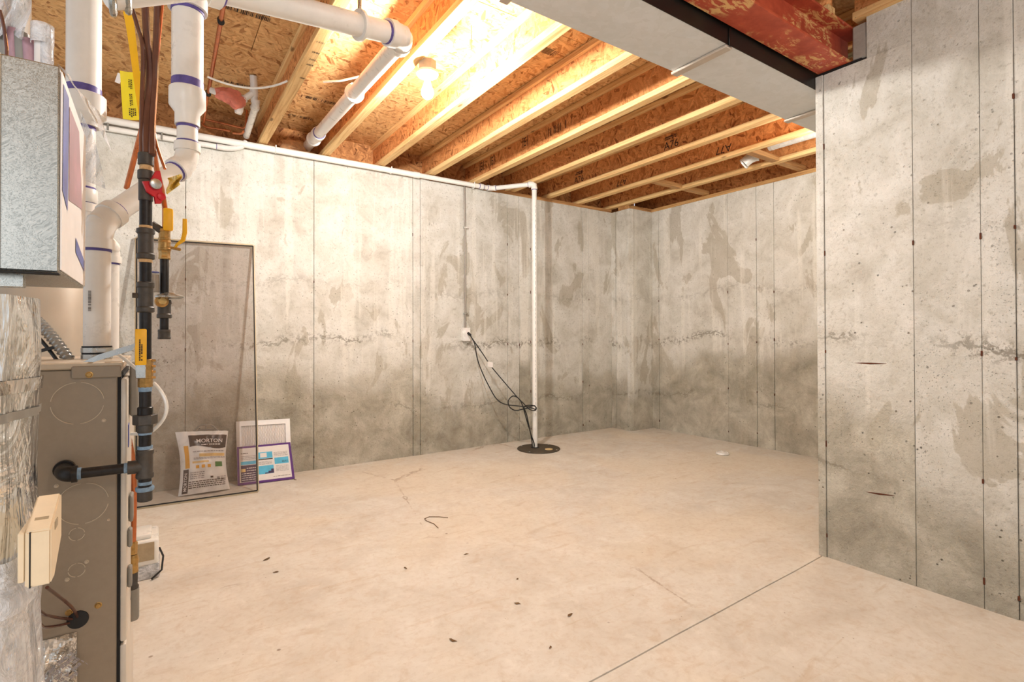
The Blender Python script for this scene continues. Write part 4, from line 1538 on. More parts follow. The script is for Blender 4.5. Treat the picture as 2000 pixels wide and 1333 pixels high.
fit2('valve_body', 448, 470, 23, M['brass'], 1.1, 8)
fit2('valve_body', 470, 490, 25, M['brass'], 1.08)
fit2('nipple', 489, 507, 23, M['brass'], 1.06, 6)
fit2('nipple', 506, 590, 18, M['iron'])
fit2('tee', 586, 622, 27, M['iron_fit'], 1.12)
fit2('nipple', 621, 645, 18, M['iron'])
fit2('drip_cap', 644, 663, 25, M['iron_fit'], 1.05)
obj('regulator_top', MB().lathe((hx - 0.024, hy2 - 0.01, g2(572)), (0, 0, 1), [(0, 0.013), (0.045, 0.0125), (0.048, 0.012)], 18), M['boxgrey'], t)
obj('regulator_cap', MB().lathe((hx - 0.024, hy2 - 0.01, g2(535)), (0, 0, 1), [(0, 0.013), (0.003, 0.012)], 18), M['print_blue'], t)
m = MB()
m.lathe((hx + 0.012, hy2 - 0.02, g2(584)), (0, 0, 1), [(0, 0.024), (0.002, 0.034), (0.006, 0.035), (0.009, 0.03), (0.014, 0.014), (0.016, 0.012)], 24)
obj('regulator_disc', m, M['steel'], t)
obj('regulator_port', MB().lathe((hx - 0.008, hy2 - 0.012, g2(590)), (0.2, -1, 0), [(0, 0.016), (0.012, 0.016), (0.016, 0.011), (0.02, 0.009)], 18), M['brass'], t)
obj('cock_handle', MB().box((hx - 0.004, hy2 - 0.020, g2(452)), (hx + 0.020, hy2 - 0.008, g2(408)), 0.005, seg=2), M['yellow'], t, label='stubby yellow cock handle')
# bent yellow lever on the right
lp = [atD(x, y, 1.45) for x, y in ((340, 487), (346, 478), (357, 470), (361, 455), (361, 428))]
m = MB()
m.tube(lp, 0.004, 8, radii=[0.003, 0.004, 0.0055, 0.006, 0.0055])
obj('lever_handle', m, M['yellow'], t, label='yellow lever bent upward')
obj('lever_screw', MB().tube([atD(334, 484, 1.45), atD(352, 488, 1.45)], 0.004, 8), M['brass'], t)
cp = [atD(x, y, dd) for x, y, dd in ((300, 296, 1.30), (306, 330, 1.34), (316, 370, 1.40), (322, 405, 1.45), (322, 450, 1.45))]
obj('copper_tail', MB().tube(cp, 0.0065, 10), M['copper'], t)
obj('side_nipple', MB().tube([V((hx - 0.045, hy2, g2(460))), V((hx - 0.045, hy2, g2(400)))], 0.008, 10), M['iron'], t)
obj('side_tee', MB().tube([V((hx - 0.03, hy2, g2(440))), V((hx - 0.005, hy2, g2(452)))], 0.01, 10), M['iron_fit'], t)

# golden crumpled tag
m = MB()


def gold_fn(u, v):
    return atD(327 + 26 * u + 3 * math.sin(6 * v), 348 - 8 * u + 32 * v * (1 - 0.35 * u), 1.38 + 0.012 * math.sin(7 * u + 5 * v))


m.grid(gold_fn, 8, 8)
M['gold'] = paint('gold_foil', srgb(222, 190, 92), 0.3, 0.25, 0.25, 60)
tag(obj('foil_tag', m, M['gold']), 'crumpled golden tag hanging by the copper tube beside the red valve', 'tag')

# coated supply tubes coming down to the gas stack
t = thing('coated_tubes', 'bundle of glossy brown coated tubes dropping to the gas pipe', 'tube', (0.0, 1.4, 1.45))
for pts, r_ in (([(282, -10), (286, 60), (292, 150), (286, 230), (286, 300)], 0.0078), ([(308, -10), (306, 60), (302, 160), (297, 240), (297, 303)], 0.0072),
                ([(246, -20), (268, 50), (279, 100), (277, 200), (276, 300)], 0.0045), ([(320, -20), (310, 90), (300, 200), (303, 270), (322, 330)], 0.003)):
    dz = [1.25, 1.22, 1.18, 1.14, 1.12]
    P_ = [atD(x, y, d_) for (x, y), d_ in zip(pts, dz)]
    sm = []
    for k in range(len(P_) - 1):
        p0, p1, p2_, p3 = P_[max(k - 1, 0)], P_[k], P_[k + 1], P_[min(k + 2, len(P_) - 1)]
        for j in range(6):
            u = j / 6
            sm.append(0.5 * ((2 * p1) + (p2_ - p0) * u + (2 * p0 - 5 * p1 + 4 * p2_ - p3) * u * u + (3 * p1 - p0 - 3 * p2_ + p3) * u ** 3))
    sm.append(P_[-1])
    obj('tube', MB().tube(sm, r_, 10), M['coated'] if r_ > 0.0035 else M['copper'], t)
# copper line slanting down behind
pa, pb = atD(287, 215, 1.6), atD(247, 368, 1.72)
tag(obj('copper_line', MB().tube([pa, pb], 0.008, 10), M['copper']), 'copper tube slanting behind the gas pipe top', 'tube')

# yellow strap and tag
t = thing('yellow_tag', 'yellow warning tag and strap hanging beside the coated tubes', 'tag', (-0.03, 1.4, 1.6))
m = MB()
a0, a1 = atD(240, 22, 1.28), atD(284, 245, 1.2)


def strap_fn(u, v):
    px = 240 + 34 * v ** 0.85 + 18 * u + (0 if v < .7 else 6 * (v - .7))
    py = 22 + 235 * v + 2 * u
    return atD(px - 8 * v * u, py, 1.26 - 0.05 * v + 0.01 * math.sin(4 * v))


m.grid(strap_fn, 3, 16)
obj('strap', m, M['yellow_band'], t)
m = MB()


def tag_fn(u, v):
    px = 234 + 46 * u + 6 * v
    py = 138 + 94 * v + 3 * math.sin(3 * u)
    return atD(px, py, 1.24 + 0.008 * math.sin(3.0 * u + 2.5 * v))


m.grid(tag_fn, 8, 12)
tg = obj('tag_card', m, M['yellow_tag'], t)
m = MB()
rnd = random.Random(14)
for (u0, u1, v0, v1, n) in ((0.35, 0.52, 0.16, 0.34, 3), (0.36, 0.5, 0.46, 0.7, 2), (0.3, 0.62, 0.76, 0.92, 4)):
    for k in range(n):
        uu = u0 + (u1 - u0) * k / n
        v_ = v0
        while v_ < v1:
            L = rnd.uniform(0.015, 0.04)
            m.face([tag_fn(uu, v_) + RT * 0 - FW * 0.0015, tag_fn(uu + (u1 - u0) / n * 0.55, v_) - FW * 0.0015, tag_fn(uu + (u1 - u0) / n * 0.55, v_ + L) - FW * 0.0015, tag_fn(uu, v_ + L) - FW * 0.0015])
            v_ += L + 0.015
obj('tag_print', m, M['ink'], tg, smooth=False)
m = MB()
m.grid(lambda u, v: atD(224 + 10 * u + 6 * v, 160 - 18 * v + 4 * u, 1.3), 1, 1)
obj('small_sticker', m, M['paper'], t, smooth=False)

# white clear tubes by the gas pipe
t = thing('drain_tube', 'thin white vinyl tube looping behind the gas cock', 'tube', (0.0, 1.45, 0.8))
for pts in ([(228, 690), (245, 703), (268, 722)], [(300, 748), (318, 772), (326, 800), (318, 828), (298, 842)], [(256, 848), (270, 848), (282, 846)]):
    P_ = [atD(x, y, 1.16) for x, y in pts]
    pth = P_ if len(P_) < 4 else bez(P_[0] * 0 + atD(352, 800, 1.16), P_[0], P_[-1], 14)
    obj('tube', MB().tube(pth, 0.0038, 8), M['white_tube'], t)

# copper tail with brass flare below
t = thing('copper_drop', 'orange copper tube dropping by the furnace door to a brass flare and grey cap', 'tube', (0.0, 1.5, 0.2))
cp = [atD(x, y, 1.36) for x, y in ((249, 845), (258, 890), (262, 960), (261, 1020), (260, 1060))]
obj('tube', MB().tube(cp, 0.0065, 12), M['copper'], t)
zf = lambda py: atD(260, py, 1.36).z
cx_, cy_ = cp[-1].x, cp[-1].y
obj('flare_nut', MB().lathe((cx_, cy_, zf(1083)), (0, 0, 1), [(0, 0.009), (0.03, 0.010), (0.033, 0.007)], 6), M['brass'], t)
obj('valve_body', MB().lathe((cx_, cy_, zf(1118)), (0, 0, 1), [(0, 0.012), (0.02, 0.011), (0.03, 0.013), (0.045, 0.010)], 12), M['brass'], t)
obj('nipple', MB().lathe((cx_, cy_, zf(1150)), (0, 0, 1), [(0, 0.012), (0.006, 0.013), (0.012, 0.010), (0.045, 0.011)], 14), M['iron_fit'], t)
obj('drain_leg', MB().lathe((cx_, cy_, zf(1210)), (0, 0, 1), [(0, 0.012), (0.005, 0.0135), (0.08, 0.0135)], 16), M['latch'], t)

# condensate pump on the floor
t = thing('condensate_pump', 'white plastic condensate pump box on the floor behind the furnace door', 'pump', (-0.02, 2.75, 0))
p0, p1 = atD(240, 1108, 2.25), atD(300, 1100, 2.25)
gx0, gx1 = -0.115, 0.018
yb0 = 2.70
obj('tank', MB().box((gx0, yb0, 0.0), (gx1, yb0 + 0.22, 0.06), 0.008, seg=2), M['film'], t)
obj('motor_cover', MB().box((gx0 + 0.004, yb0 + 0.004, 0.056), (gx1 - 0.004, yb0 + 0.20, 0.165), 0.012, seg=3), M['pvc_bright'], t)
obj('cover_top', MB().box((gx0 + 0.01, yb0 + 0.02, 0.165), (gx1 - 0.03, yb0 + 0.16, 0.185), 0.006, seg=2), M['pvc_bright'], t)
m = MB()
m.box((gx0 + 0.02, yb0 - 0.0005, 0.08), (gx1 - 0.02, yb0 + 0.003, 0.155))
obj('warning_label', m, M['frame_tan'], t, smooth=False)
obj('power_lead', MB().tube([V((gx1 - 0.002, yb0 + 0.08, 0.10)), V((gx1 + 0.012, yb0 + 0.05, 0.07)), V((gx1 + 0.006, yb0 + 0.0, 0.03)), V((gx1 - 0.03, yb0 - 0.02, 0.006))], 0.004, 8), M['black'], t)

# ================================================================== SCREEN, SALT BAG, FILTERS
t = thing('window_screen', 'large framed insect screen leaning against the back wall on the left', 'screen', (0.23, 3.8, 0))
BL, BR = V((-0.095, 3.822, 0.006)), V((0.556, 3.785, 0.006))
TL, TR = V((-0.105, YA - 0.025, 1.66)), V((0.578, YA - 0.025, 1.675))


def bar(a, b, ww, tt, nrm, m):
    d = (b - a).normalized()
    s_ = d.cross(nrm).normalized()
    c = [a - s_ * ww - nrm * tt, a + s_ * ww - nrm * tt, a + s_ * ww + nrm * tt, a - s_ * ww + nrm * tt]
    e = [p + (b - a) for p in c]
    m.face(c)
    m.face(e)
    for k in range(4):
        m.face([c[k], c[(k + 1) % 4], e[(k + 1) % 4], e[k]])


nrm = (BR - BL).cross(TL - BL).normalized()
for a, b, nm in ((BL, BR, 'bottom_rail'), (BR, TR, 'side_rail'), (TL, TR, 'top_rail'), (BL, TL, 'side_rail')):
    m = MB()
    bar(a, b, 0.0072, 0.005, nrm, m)
    fr = obj(nm, m, M['frame_tan'], t, smooth=False)
    if nm != 'bottom_rail':
        pass
for a, b in ((BL, BR), (BR, TR), (TL, TR), (BL, TL)):
    m = MB()
    ins = ((BL + BR + TL + TR) / 4)
    sh = lambda p: p + (ins - p).normalized() * 0.008 + nrm * (0.006 if nrm.y < 0 else -0.006)
    bar(sh(a), sh(b), 0.0034, 0.0015, nrm, m)
    obj('spline', m, M['gap'], t, smooth=False)
m = MB()
m.grid(lambda u, v: (BL * (1 - u) + BR * u) * (1 - v) + (TL * (1 - u) + TR * u) * v, 4, 8)
obj('mesh', m, M['screen'], t, smooth=False)

# salt bag
t = thing('salt_bag', 'white bag of water softener salt with black header behind the screen', 'bag', (0.26, 3.98, 0))
p_bl, p_br = atZ(348, 972, 0.004), atZ(450, 957, 0.004)
p_bl.y += 0.02
p_br.y += 0.02
p_tl, p_tr = atY(342, 845, 4.09), atY(446, 842, 4.075)
bn = (p_br - p_bl).cross(p_tl - p_bl).normalized()
if bn.y > 0:
    bn = -bn
rnd = random.Random(17)


def bag_front(u, v, lift=0.0):
    base = (p_bl * (1 - u) + p_br * u) * (1 - v) + (p_tl * (1 - u) + p_tr * u) * v
    # waisted sides, dog-ear corners
    cxx = (u - 0.5)
    pinch = 0.14 * math.sin(PI * min(1, max(0, v))) * cxx
    base = base - (p_br - p_bl) * pinch
    bulge = 0.075 * (math.sin(PI * u) ** 0.6) * (math.sin(PI * (0.06 + v * 0.9)) ** 0.6)
    wr = 0.005 * math.sin(19 * u + 11 * v) * math.sin(PI * u) + 0.0045 * math.sin(27 * v - 7 * u) * math.sin(PI * u) + 0.004 * math.sin(41 * u + 3 * math.sin(9 * v)) * max(0, v - 0.75) * 4
    return base + bn * (bulge + wr + lift)


def bag_back(u, v):
    base = bag_front(u, v)
    flat = (p_bl * (1 - u) + p_br * u) * (1 - v) + (p_tl * (1 - u) + p_tr * u) * v
    pinch = 0.14 * math.sin(PI * v) * (u - 0.5)
    flat = flat - (p_br - p_bl) * pinch
    return flat - bn * 0.03 * math.sin(PI * u) ** 0.6 * math.sin(PI * v) ** 0.6


m = MB()
m.grid(bag_front, 30, 36)
m.grid(bag_back, 30, 36)
bmesh.ops.remove_doubles(m.bm, verts=list(m.bm.verts), dist=0.0012)
body = obj('bag_body', m, M['bag'], t)


def patch(name, u0, u1, v0, v1, mat, nu=10, nv=8, wavy=0.0, lift=0.0014, parent=None):
    q = MB()
    q.grid(lambda u, v: bag_front(u0 + (u1 - u0) * u, v0 + (v1 - v0) * v + (wavy * math.sin(5.5 * u + 0.6) * (1 - v)), lift), nu, nv)
    return obj(name, q, mat, parent or body)


patch('black_header', 0.22, 0.98, 0.72, 0.93, M['bag_black'], 24, 10, 0.03)
patch('orange_band', 0.10, 0.19, 0.40, 0.76, M['orange'], 4, 12)
patch('black_band', 0.06, 0.17, 0.02, 0.385, M['bag_black'], 4, 12)
patch('text_band', 0.40, 0.96, 0.565, 0.615, M['pale_orange'], 14, 2)
patch('text_band', 0.25, 0.60, 0.47, 0.50, M['pale_orange'], 10, 2)
for u in (0.32, 0.44, 0.57):
    patch('badge', u, u + 0.07, 0.385, 0.435, M['orange'], 3, 2)
patch('green_badge', 0.74, 0.90, 0.39, 0.47, M['green'], 5, 3)
patch('small_badge', 0.62, 0.68, 0.215, 0.245, M['ink'], 3, 2)
patch('small_badge', 0.76, 0.82, 0.18, 0.225, M['grey_ink'], 3, 2)
WB_ = (p_br - p_bl).length
HB_ = (p_tl - p_bl).length


def bag_text(name, txt, uc, vc, size, mat, vert=False, spacing=1.0):
    def wf(x, y):
        if vert:
            x, y = -y, x
        return bag_front(uc + x / WB_, vc + y / HB_, 0.0026)
    obj(name, text_mb(txt, None, (1, 0, 0), (0, 0, 1), size, warp=wf, spacing=spacing, bold=0.01), mat, body, smooth=False)


bag_text('brand_text', 'MORTON', 0.63, 0.825, 0.036, M['paper'])
bag_text('side_text', 'MORTON', 0.115, 0.19, 0.026, M['paper'], vert=True)


def bag_strokes(name, u0, u1, v0, v1, rows, mat, seed):
    q = MB()
    rr = random.Random(seed)
    for k in range(rows):
        vb = v1 - (k + 0.75) * (v1 - v0) / rows
        vh = (v1 - v0) / rows * 0.45
        u = u0
        while u < u1:
            L = rr.uniform(0.02, 0.07)
            q.face([bag_front(a, b, 0.0018) for a, b in ((u, vb), (min(u + L, u1), vb), (min(u + L, u1), vb + vh), (u, vb + vh))])
            u += L + 0.012
    obj(name, q, mat, body, smooth=False)


bag_strokes('small_print', 0.46, 0.86, 0.745, 0.785, 1, M['paper'], 1)
bag_strokes('small_print', 0.27, 0.95, 0.635, 0.67, 1, M['grey_ink'], 2)
bag_strokes('small_print', 0.28, 0.97, 0.525, 0.56, 2, M['grey_ink'], 3)
bag_strokes('small_print', 0.20, 0.50, 0.22, 0.34, 4, M['grey_ink'], 4)
bag_strokes('small_print', 0.18, 0.93, 0.08, 0.20, 4, M['ink'], 5)
bag_strokes('small_print', 0.84, 0.96, 0.16, 0.24, 3, M['grey_ink'], 6)
# handle loop
hb, ht_ = 0.985, 1.13
m = MB()
H = lambda u, v: (p_tl * (1 - u) + p_tr * u) + (p_tl - p_bl).normalized() * (v - 1.0) * HB_ + V((0, -0.004, 0))
prof = [H(0.32, 0.99), H(0.43, 1.09), H(0.48, 1.105), H(0.66, 1.105), H(0.71, 1.09), H(0.82, 0.99)]
m.tube(prof, 0.0055, 8)
m.tube([H(0.42, 1.035), H(0.72, 1.035)], 0.004, 8)
m.tube([H(0.57, 1.035), H(0.57, 1.1)], 0.003, 8)
obj('handle', m, M['latch'], t)

# air filter
t = thing('air_filter', 'white framed pleated air filter leaning on the wall behind the purple box', 'filter', (0.64, 4.06, 0))
fw_l, fw_r = V((0.468, 4.055, 0.004)), V((0.815, 4.02, 0.004))
ft_l, ft_r = atY(461, 824, YA - 0.03), atY(566, 818, YA - 0.03)
fn_ = (fw_r - fw_l).cross(ft_l - fw_l).normalized()
if fn_.y > 0:
    fn_ = -fn_
FQ = lambda u, v, d=0.0: (fw_l * (1 - u) + fw_r * u) * (1 - v) + (ft_l * (1 - u) + ft_r * u) * v + fn_ * d


def slabq(u0, u1, v0, v1, d0, d1):
    q = MB()
    c = [FQ(u0, v0, d0), FQ(u1, v0, d0), FQ(u1, v1, d0), FQ(u0, v1, d0)]
    e = [FQ(u0, v0, d1), FQ(u1, v0, d1), FQ(u1, v1, d1), FQ(u0, v1, d1)]
    q.face(c)
    q.face(e)
    for k in range(4):
        q.face([c[k], c[(k + 1) % 4], e[(k + 1) % 4], e[k]])
    return q


for nm, a in (('frame_rail', (0, 1, 0.92, 1)), ('frame_rail', (0, 1, 0, 0.08)), ('frame_rail', (0, 0.09, 0.08, 0.92)), ('frame_rail', (0.91, 1, 0.08, 0.92))):
    obj(nm, slabq(*a, -0.018, 0.0), M['filter_white'], t, smooth=False)
m = MB()
NP = 26
for k in range(NP):
    u0, u1 = 0.09 + 0.82 * k / NP, 0.09 + 0.82 * (k + 1) / NP
    um = (u0 + u1) / 2
    m.face([FQ(u0, 0.08, -0.014), FQ(um, 0.08, -0.009), FQ(um, 0.92, -0.009), FQ(u0, 0.92, -0.014)])
    m.face([FQ(um, 0.08, -0.009), FQ(u1, 0.08, -0.014), FQ(u1, 0.92, -0.014), FQ(um, 0.92, -0.009)])
obj('pleated_media', m, M['paper'], t, smooth=False)
m = MB()
for k in range(-14, 22):
    for sgn in (1, -1):
        pts = []
        for j in range(2):
            v = 0.08 + 0.84 * j
            u = k / 20.0 + sgn * v * 0.6 + (0.3 if sgn < 0 else 0)
            pts.append((u, v))
        (ua, va), (ub, vb) = pts
        # clip to the frame opening
        def cl(ua, va, ub, vb):
            lo_, hi_ = 0.0, 1.0
            for (p, q_) in ((ua, ub),):
                for bound, side in ((0.09, 1), (0.91, -1)):
                    fa_, fb_ = side * (p - bound), side * (q_ - bound)
                    if fa_ < 0 and fb_ < 0:
                        return None
                    if fa_ < 0:
                        lo_ = max(lo_, fa_ / (fa_ - fb_))
                    elif fb_ < 0:
                        hi_ = min(hi_, fa_ / (fa_ - fb_))
            if lo_ >= hi_:
                return None
            return (ua + (ub - ua) * lo_, va + (vb - va) * lo_, ua + (ub - ua) * hi_, va + (vb - va) * hi_)
        r_ = cl(ua, va, ub, vb)
        if r_:
            m.tube([FQ(r_[0], r_[1], -0.003), FQ(r_[2], r_[3], -0.003)], 0.0006, 4)
obj('wire_grid', m, M['cleat'], t, smooth=False)

# purple bordered filter box in front
t = thing('filter_box', 'purple bordered printed filter carton standing against the white air filter', 'box', (0.64, 4.0, 0))
fw_l, fw_r = V((0.466, 4.018, 0.004)), V((0.826, 3.982, 0.004))
ft_l, ft_r = atY(463, 874, 4.073), atY(567, 864, 4.04)
fn_ = (fw_r - fw_l).cross(ft_l - fw_l).normalized()
if fn_.y > 0:
    fn_ = -fn_
bx_ = obj('carton', slabq(0, 1, 0, 1, -0.022, 0.0), M['violet'], t, smooth=False)


def bp(name, u0, u1, v0, v1, mat, d=0.0012, parent=None):
    q = MB()
    q.face([FQ(u0, v0, d), FQ(u1, v0, d), FQ(u1, v1, d), FQ(u0, v1, d)])
    return obj(name, q, M[mat], parent or bx_, smooth=False)


bp('printed_face', 0.035, 0.955, 0.06, 0.95, 'paper', 0.0008)
bp('blue_block', 0.06, 0.345, 0.515, 0.60, 'cyan')
bp('purple_block', 0.06, 0.345, 0.07, 0.50, 'violet_dark')
bp('blue_block', 0.36, 0.635, 0.63, 0.80, 'cyan')
bp('blue_block', 0.36, 0.64, 0.22, 0.44, 'cyan')
bp('blue_block', 0.665, 0.925, 0.45, 0.62, 'cyan')
bp('white_inset', 0.41, 0.53, 0.66, 0.78, 'paper', 0.0018)
bp('stamp_disc', 0.065, 0.14, 0.33, 0.41, 'pale_orange', 0.0018)
bp('purple_step', 0.48, 0.64, 0.225, 0.25, 'violet_dark', 0.0018)
bp('purple_step', 0.54, 0.64, 0.25, 0.29, 'violet_dark', 0.0018)
bp('purple_step', 0.59, 0.64, 0.29, 0.34, 'violet_dark', 0.0018)
bp('title_bar', 0.36, 0.635, 0.595, 0.62, 'ink', 0.0018)


def bstrokes(u0, u1, v0, v1, rows, mat, seed):
    q = MB()
    rr = random.Random(seed)
    for k in range(rows):
        vb = v1 - (k + 0.8) * (v1 - v0) / rows
        vh = (v1 - v0) / rows * 0.3
        u = u0
        while u < u1:
            L = rr.uniform(0.015, 0.07)
            e = min(u + L, u1)
            q.face([FQ(u, vb, 0.0022), FQ(e, vb, 0.0022), FQ(e, vb + vh, 0.0022), FQ(u, vb + vh, 0.0022)])
            u += L + 0.008
    obj('small_print', q, M[mat], bx_, smooth=False)


bstrokes(0.065, 0.19, 0.79, 0.85, 1, 'ink', 1)
bstrokes(0.065, 0.33, 0.64, 0.76, 3, 'grey_ink', 2)
bstrokes(0.07, 0.33, 0.10, 0.32, 4, 'paper', 3)
bstrokes(0.16, 0.33, 0.33, 0.46, 2, 'paper', 8)
bstrokes(0.665, 0.92, 0.66, 0.78, 4, 'grey_ink', 4)
bstrokes(0.37, 0.62, 0.47, 0.56, 3, 'grey_ink', 5)
bstrokes(0.68, 0.91, 0.25, 0.42, 5, 'grey_ink', 6)
bstrokes(0.62, 0.93, 0.115, 0.15, 1, 'ink', 7)
bstrokes(0.80, 0.915, 0.48, 0.54, 2, 'ink', 9)

# ================================================================== OUTLET, CORDS, SUMP LID
o1 = atY(905, 641, YA - 0.045)
o2 = atY(918, 666, YA - 0.045)
t = thing('outlet_box', 'white electrical outlet box with conduit running up the back wall', 'outlet', ((o1.x + o2.x) / 2, YA - 0.03, (o1.z + o2.z) / 2))
obj('box', MB().box((o1.x, YA - 0.045, o2.z), (o2.x, YA - 0.0025, o1.z), 0.003), M['porcelain'], t)
obj('cover_plate', MB().box((o1.x - 0.002, YA - 0.049, o2.z - 0.002), (o2.x + 0.002, YA - 0.0455, o1.z + 0.002), 0.0012), M['porcelain'], t)
cx0 = (o1.x + o2.x) / 2
obj('conduit', MB().tube([(cx0, YA - 0.018, o1.z), (cx0, YA - 0.018, 2.0), (cx0 - 0.003, YA - 0.014, WT - 0.02), (cx0 - 0.003, YA - 0.014, WT + 0.0)], 0.0085, 12), M['boxgrey'], t)
for z in (1.22, 2.0):
    obj('conduit_strap', MB().box((cx0 - 0.012, YA - 0.0305, z - 0.006), (cx0 + 0.03, YA - 0.003, z + 0.006), 0.001), M['steel'], t)
pl = V((o2.x - 0.015, YA - 0.055, (o1.z + o2.z) / 2))
obj('receptacle', MB().box((cx0 - 0.014, YA - 0.0515, o2.z + 0.01), (cx0 + 0.014, YA - 0.0495, o1.z - 0.01), 0.001), M['paper'], t)


def cord(pts, label, extra=None):
    P_ = [atY(x, y, yy) for x, y, yy in pts]
    sm = []
    for k in range(len(P_) - 1):
        p0, p1, p2_, p3 = P_[max(k - 1, 0)], P_[k], P_[k + 1], P_[min(k + 2, len(P_) - 1)]
        for j in range(5):
            u = j / 5
            sm.append(0.5 * ((2 * p1) + (p2_ - p0) * u + (2 * p0 - 5 * p1 + 4 * p2_ - p3) * u * u + (3 * p1 - p0 - 3 * p2_ + p3) * u ** 3))
    sm.append(P_[-1])
    th_ = thing('power_cord', label, 'cord', tuple(P_[0]))
    obj('cord', MB().tube(sm, 0.0048, 8), M['black'], th_)
    obj('plug', MB().lathe(P_[0] + V((0, 0.01, 0)), (0.3, -0.8, -0.4), [(0, 0.011), (0.012, 0.012), (0.026, 0.007)], 10), M['black'], th_)
    return th_, sm


c1, s1_ = cord([(915, 651, 4.10), (926, 667, 4.06), (944, 693, 4.03), (960, 717, 4.0), (985, 747, 3.95), (1010, 776, 3.88), (1022, 788, 3.82), (1034, 800, 3.77), (1045, 802, 3.755), (1047, 796, 3.76), (1038, 792, 3.765), (1024, 795, 3.77), (1029, 812, 3.775), (1036, 845, 3.78), (1043, 866, 3.782), (1043, 874, 3.784)],
               'straight black power cord with a white tag from outlet to sump')
c2, s2_ = cord([(917, 653, 4.08), (927, 672, 4.05), (932, 700, 4.03), (942, 728, 4.0), (955, 755, 3.97), (970, 780, 3.93), (986, 790, 3.89), (1008, 793, 3.84), (1030, 795, 3.78), (1044, 793, 3.758), (1046, 800, 3.755), (1036, 797, 3.77), (1020, 800, 3.82), (1006, 802, 3.85), (995, 795, 3.87), (993, 783, 3.87), (1002, 774, 3.86), (1013, 779, 3.84), (1020, 791, 3.81), (1029, 822, 3.785), (1037, 850, 3.775), (1040, 874, 3.778)],
               'sagging black power cord with a loop hanging at the standpipe')
m = MB()
tp = atY(957, 711, 3.99)
m.grid(lambda u, v: tp + V((-0.025 + 0.055 * u, 0.004 * math.sin(3 * u), 0.022 - 0.045 * v - 0.012 * u)), 4, 3)
obj('cord_tag', m, M['paper'], c1, label='white tag on the cord')

lc = atZ(1052, 876.5, 0.006)
t = thing('sump_lid', 'round dark sump pit lid on the floor at the foot of the standpipe', 'lid', (lc.x, lc.y, 0))
m = MB()
m.lathe((lc.x, lc.y, 0.0), (0, 0, 1), [(0, 0.19), (0.006, 0.193), (0.010, 0.19), (0.010, 0.165), (0.008, 0.16), (0.0085, 0.02)], 48)
obj('disc', m, M['lid'], t)
k_ = atZ(1072, 877.5, 0.012)
obj('vent_plug', MB().lathe((k_.x, k_.y, 0.009), (0, 0, 1), [(0, 0.036), (0.004, 0.034), (0.006, 0.012), (0.008, 0.010)], 22), M['tan'], t)
obj('pipe_seal', MB().lathe((PXs, PYs, 0.009), (0, 0, 1), [(0, 0.04), (0.005, 0.034)], 20), M['black'], t)
for a in (0.4, 2.0, 3.6, 5.2):
    obj('lid_bolt', MB().lathe((lc.x + 0.176 * math.cos(a), lc.y + 0.176 * math.sin(a), 0.0095), (0, 0, 1), [(0, 0.008), (0.004, 0.007)], 6), M['steel'], t)

cp = atZ(1411, 887, 0.004)
t = thing('floor_cap', 'small round white cap on the floor near the far wall', 'cap', (cp.x, cp.y, 0))
obj('rim', MB().lathe((cp.x, cp.y, 0), (0, 0, 1), [(0, 0.05), (0.006, 0.056), (0.018, 0.05), (0.024, 0.034)], 24), M['porcelain'], t)
obj('plug_square', MB().box((cp.x - 0.012, cp.y - 0.012, 0.0235), (cp.x + 0.012, cp.y + 0.012, 0.03), 0.002), M['porcelain'], t)

# ================================================================== VENTS BY THE FAR WALL
t = thing('vent_pipe', 'white round vent pipe between the last two joists beside the duct', 'pipe', (3.98, 2.0, 2.49))
va, vb = atX(1503, 291, 3.97), V((3.97, 1.3, 2.492))
va.z = 2.50
pipe(va, vb, 0.036, M['duct_vent'], t)
obj('crimp_ring', MB().tube([va + V((0, -0.03, 0)), va + V((0, -0.02, 0))], 0.0385, 22), M['duct_vent'], t)
obj('vent_liner', MB().tube([va + V((0, 0.001, 0)), va + V((0, 0.002, 0))], 0.032, 22), M['gap'], t)
hp = atX(1468, 311, 4.0)
t = thing('vent_hood', 'round white vent elbow end tucked above the last joist flange', 'vent', tuple(hp))
m = MB()
m.tube(bez(hp + V((0, 0, 0.03)), hp + V((-0.03, 0.05, -0.03)), hp + V((0.03, -0.05, 0.02)), 8), 0.042, 20)
obj('hood_elbow', m, M['duct_vent'], t)
obj('hood_ring', MB().tube([hp + V((-0.03, 0.055, -0.034)), hp + V((-0.028, 0.045, -0.028))], 0.046, 20), M['porcelain'], t)

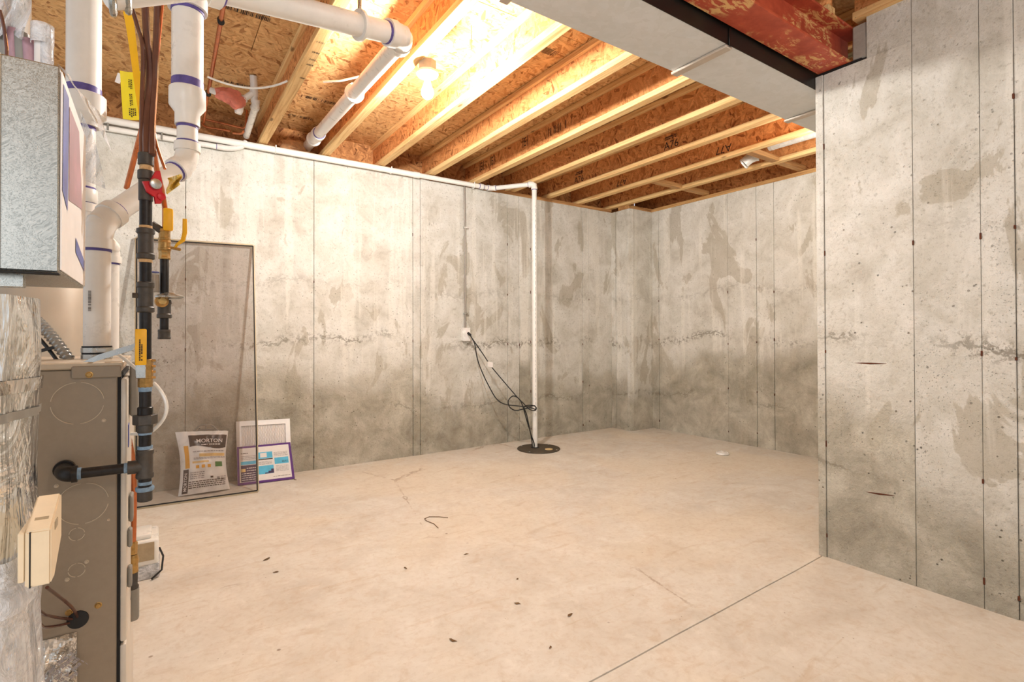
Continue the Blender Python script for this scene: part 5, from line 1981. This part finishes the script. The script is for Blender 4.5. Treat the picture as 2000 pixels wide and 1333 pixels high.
# ================================================================== FOAM AND FLOOR SCRAPS
rnd = random.Random(44)
m = MB()
c = V((0.88, YA + 0.10, 2.49))
m.sphere(c, 0.07, 1.5, 0.5, 0.7, 14, 9)
for v in m.bm.verts:
    v.co += (v.co - c) * rnd.uniform(-0.2, 0.25)
tag(obj('foam_patch', m, M['foam']), 'lump of tan foam sealing the vent pipe at the rim board', 'foam')

scr = [(520, 1093, 0.032, 'brown leaf scrap at the left of the floor, larger of two'), (541, 1118, 0.024, 'smaller brown leaf scrap at the left of the floor'),
       (1010, 1180, 0.02, 'dark forked twig bit in the middle of the floor'), (1114, 1202, 0.024, 'dark leaf scrap right of the forked twig'),
       (1075, 1265, 0.02, 'small brown crumb near the lower edge of the floor'), (885, 1252, 0.022, 'thin dark splinter low on the floor'),
       (792, 1111, 0.018, 'tan crumb in the middle left of the floor'), (911, 1083, 0.016, 'tan crumb just right of the curled fibre'),
       (1010, 1132, 0.014, 'tiny red brown crumb in the middle of the floor'), (577, 938, 0.022, 'small tan scrap on the floor beside the filter carton')]
for (px, py, sz, lab) in scr:
    p = atZ(px, py, 0.001)
    m = MB()
    n = 7
    an = rnd.uniform(0, PI)
    ring = []
    for k in range(n):
        ax_, ay_ = math.cos(2 * PI * k / n) * sz * rnd.uniform(.25, 0.95), math.sin(2 * PI * k / n) * sz * rnd.uniform(.1, .4)
        ring.append(m.bm.verts.new(p + V((ax_ * math.cos(an) - ay_ * math.sin(an), ax_ * math.sin(an) + ay_ * math.cos(an), rnd.uniform(0.0, 0.003)))))
    ctr = m.bm.verts.new(p + V((0, 0, 0.004)))
    low_ = m.bm.verts.new(p)
    for k in range(n):
        m.bm.faces.new((ring[k], ring[(k + 1) % n], ctr))
        m.bm.faces.new((ring[(k + 1) % n], ring[k], low_))
    tag(obj('leaf_scrap', m, M['leaf'], smooth=False), lab, 'debris', 'scraps on the floor')
pts = [atZ(x, y, 0.003) for x, y in ((856, 1032), (848, 1024), (833, 1018), (829, 1014), (838, 1010), (858, 1010), (875, 1012))]
tag(obj('curled_fibre', MB().tube(pts, 0.0018, 6), M['leaf']), 'thin curled brown fibre lying on the floor', 'debris')
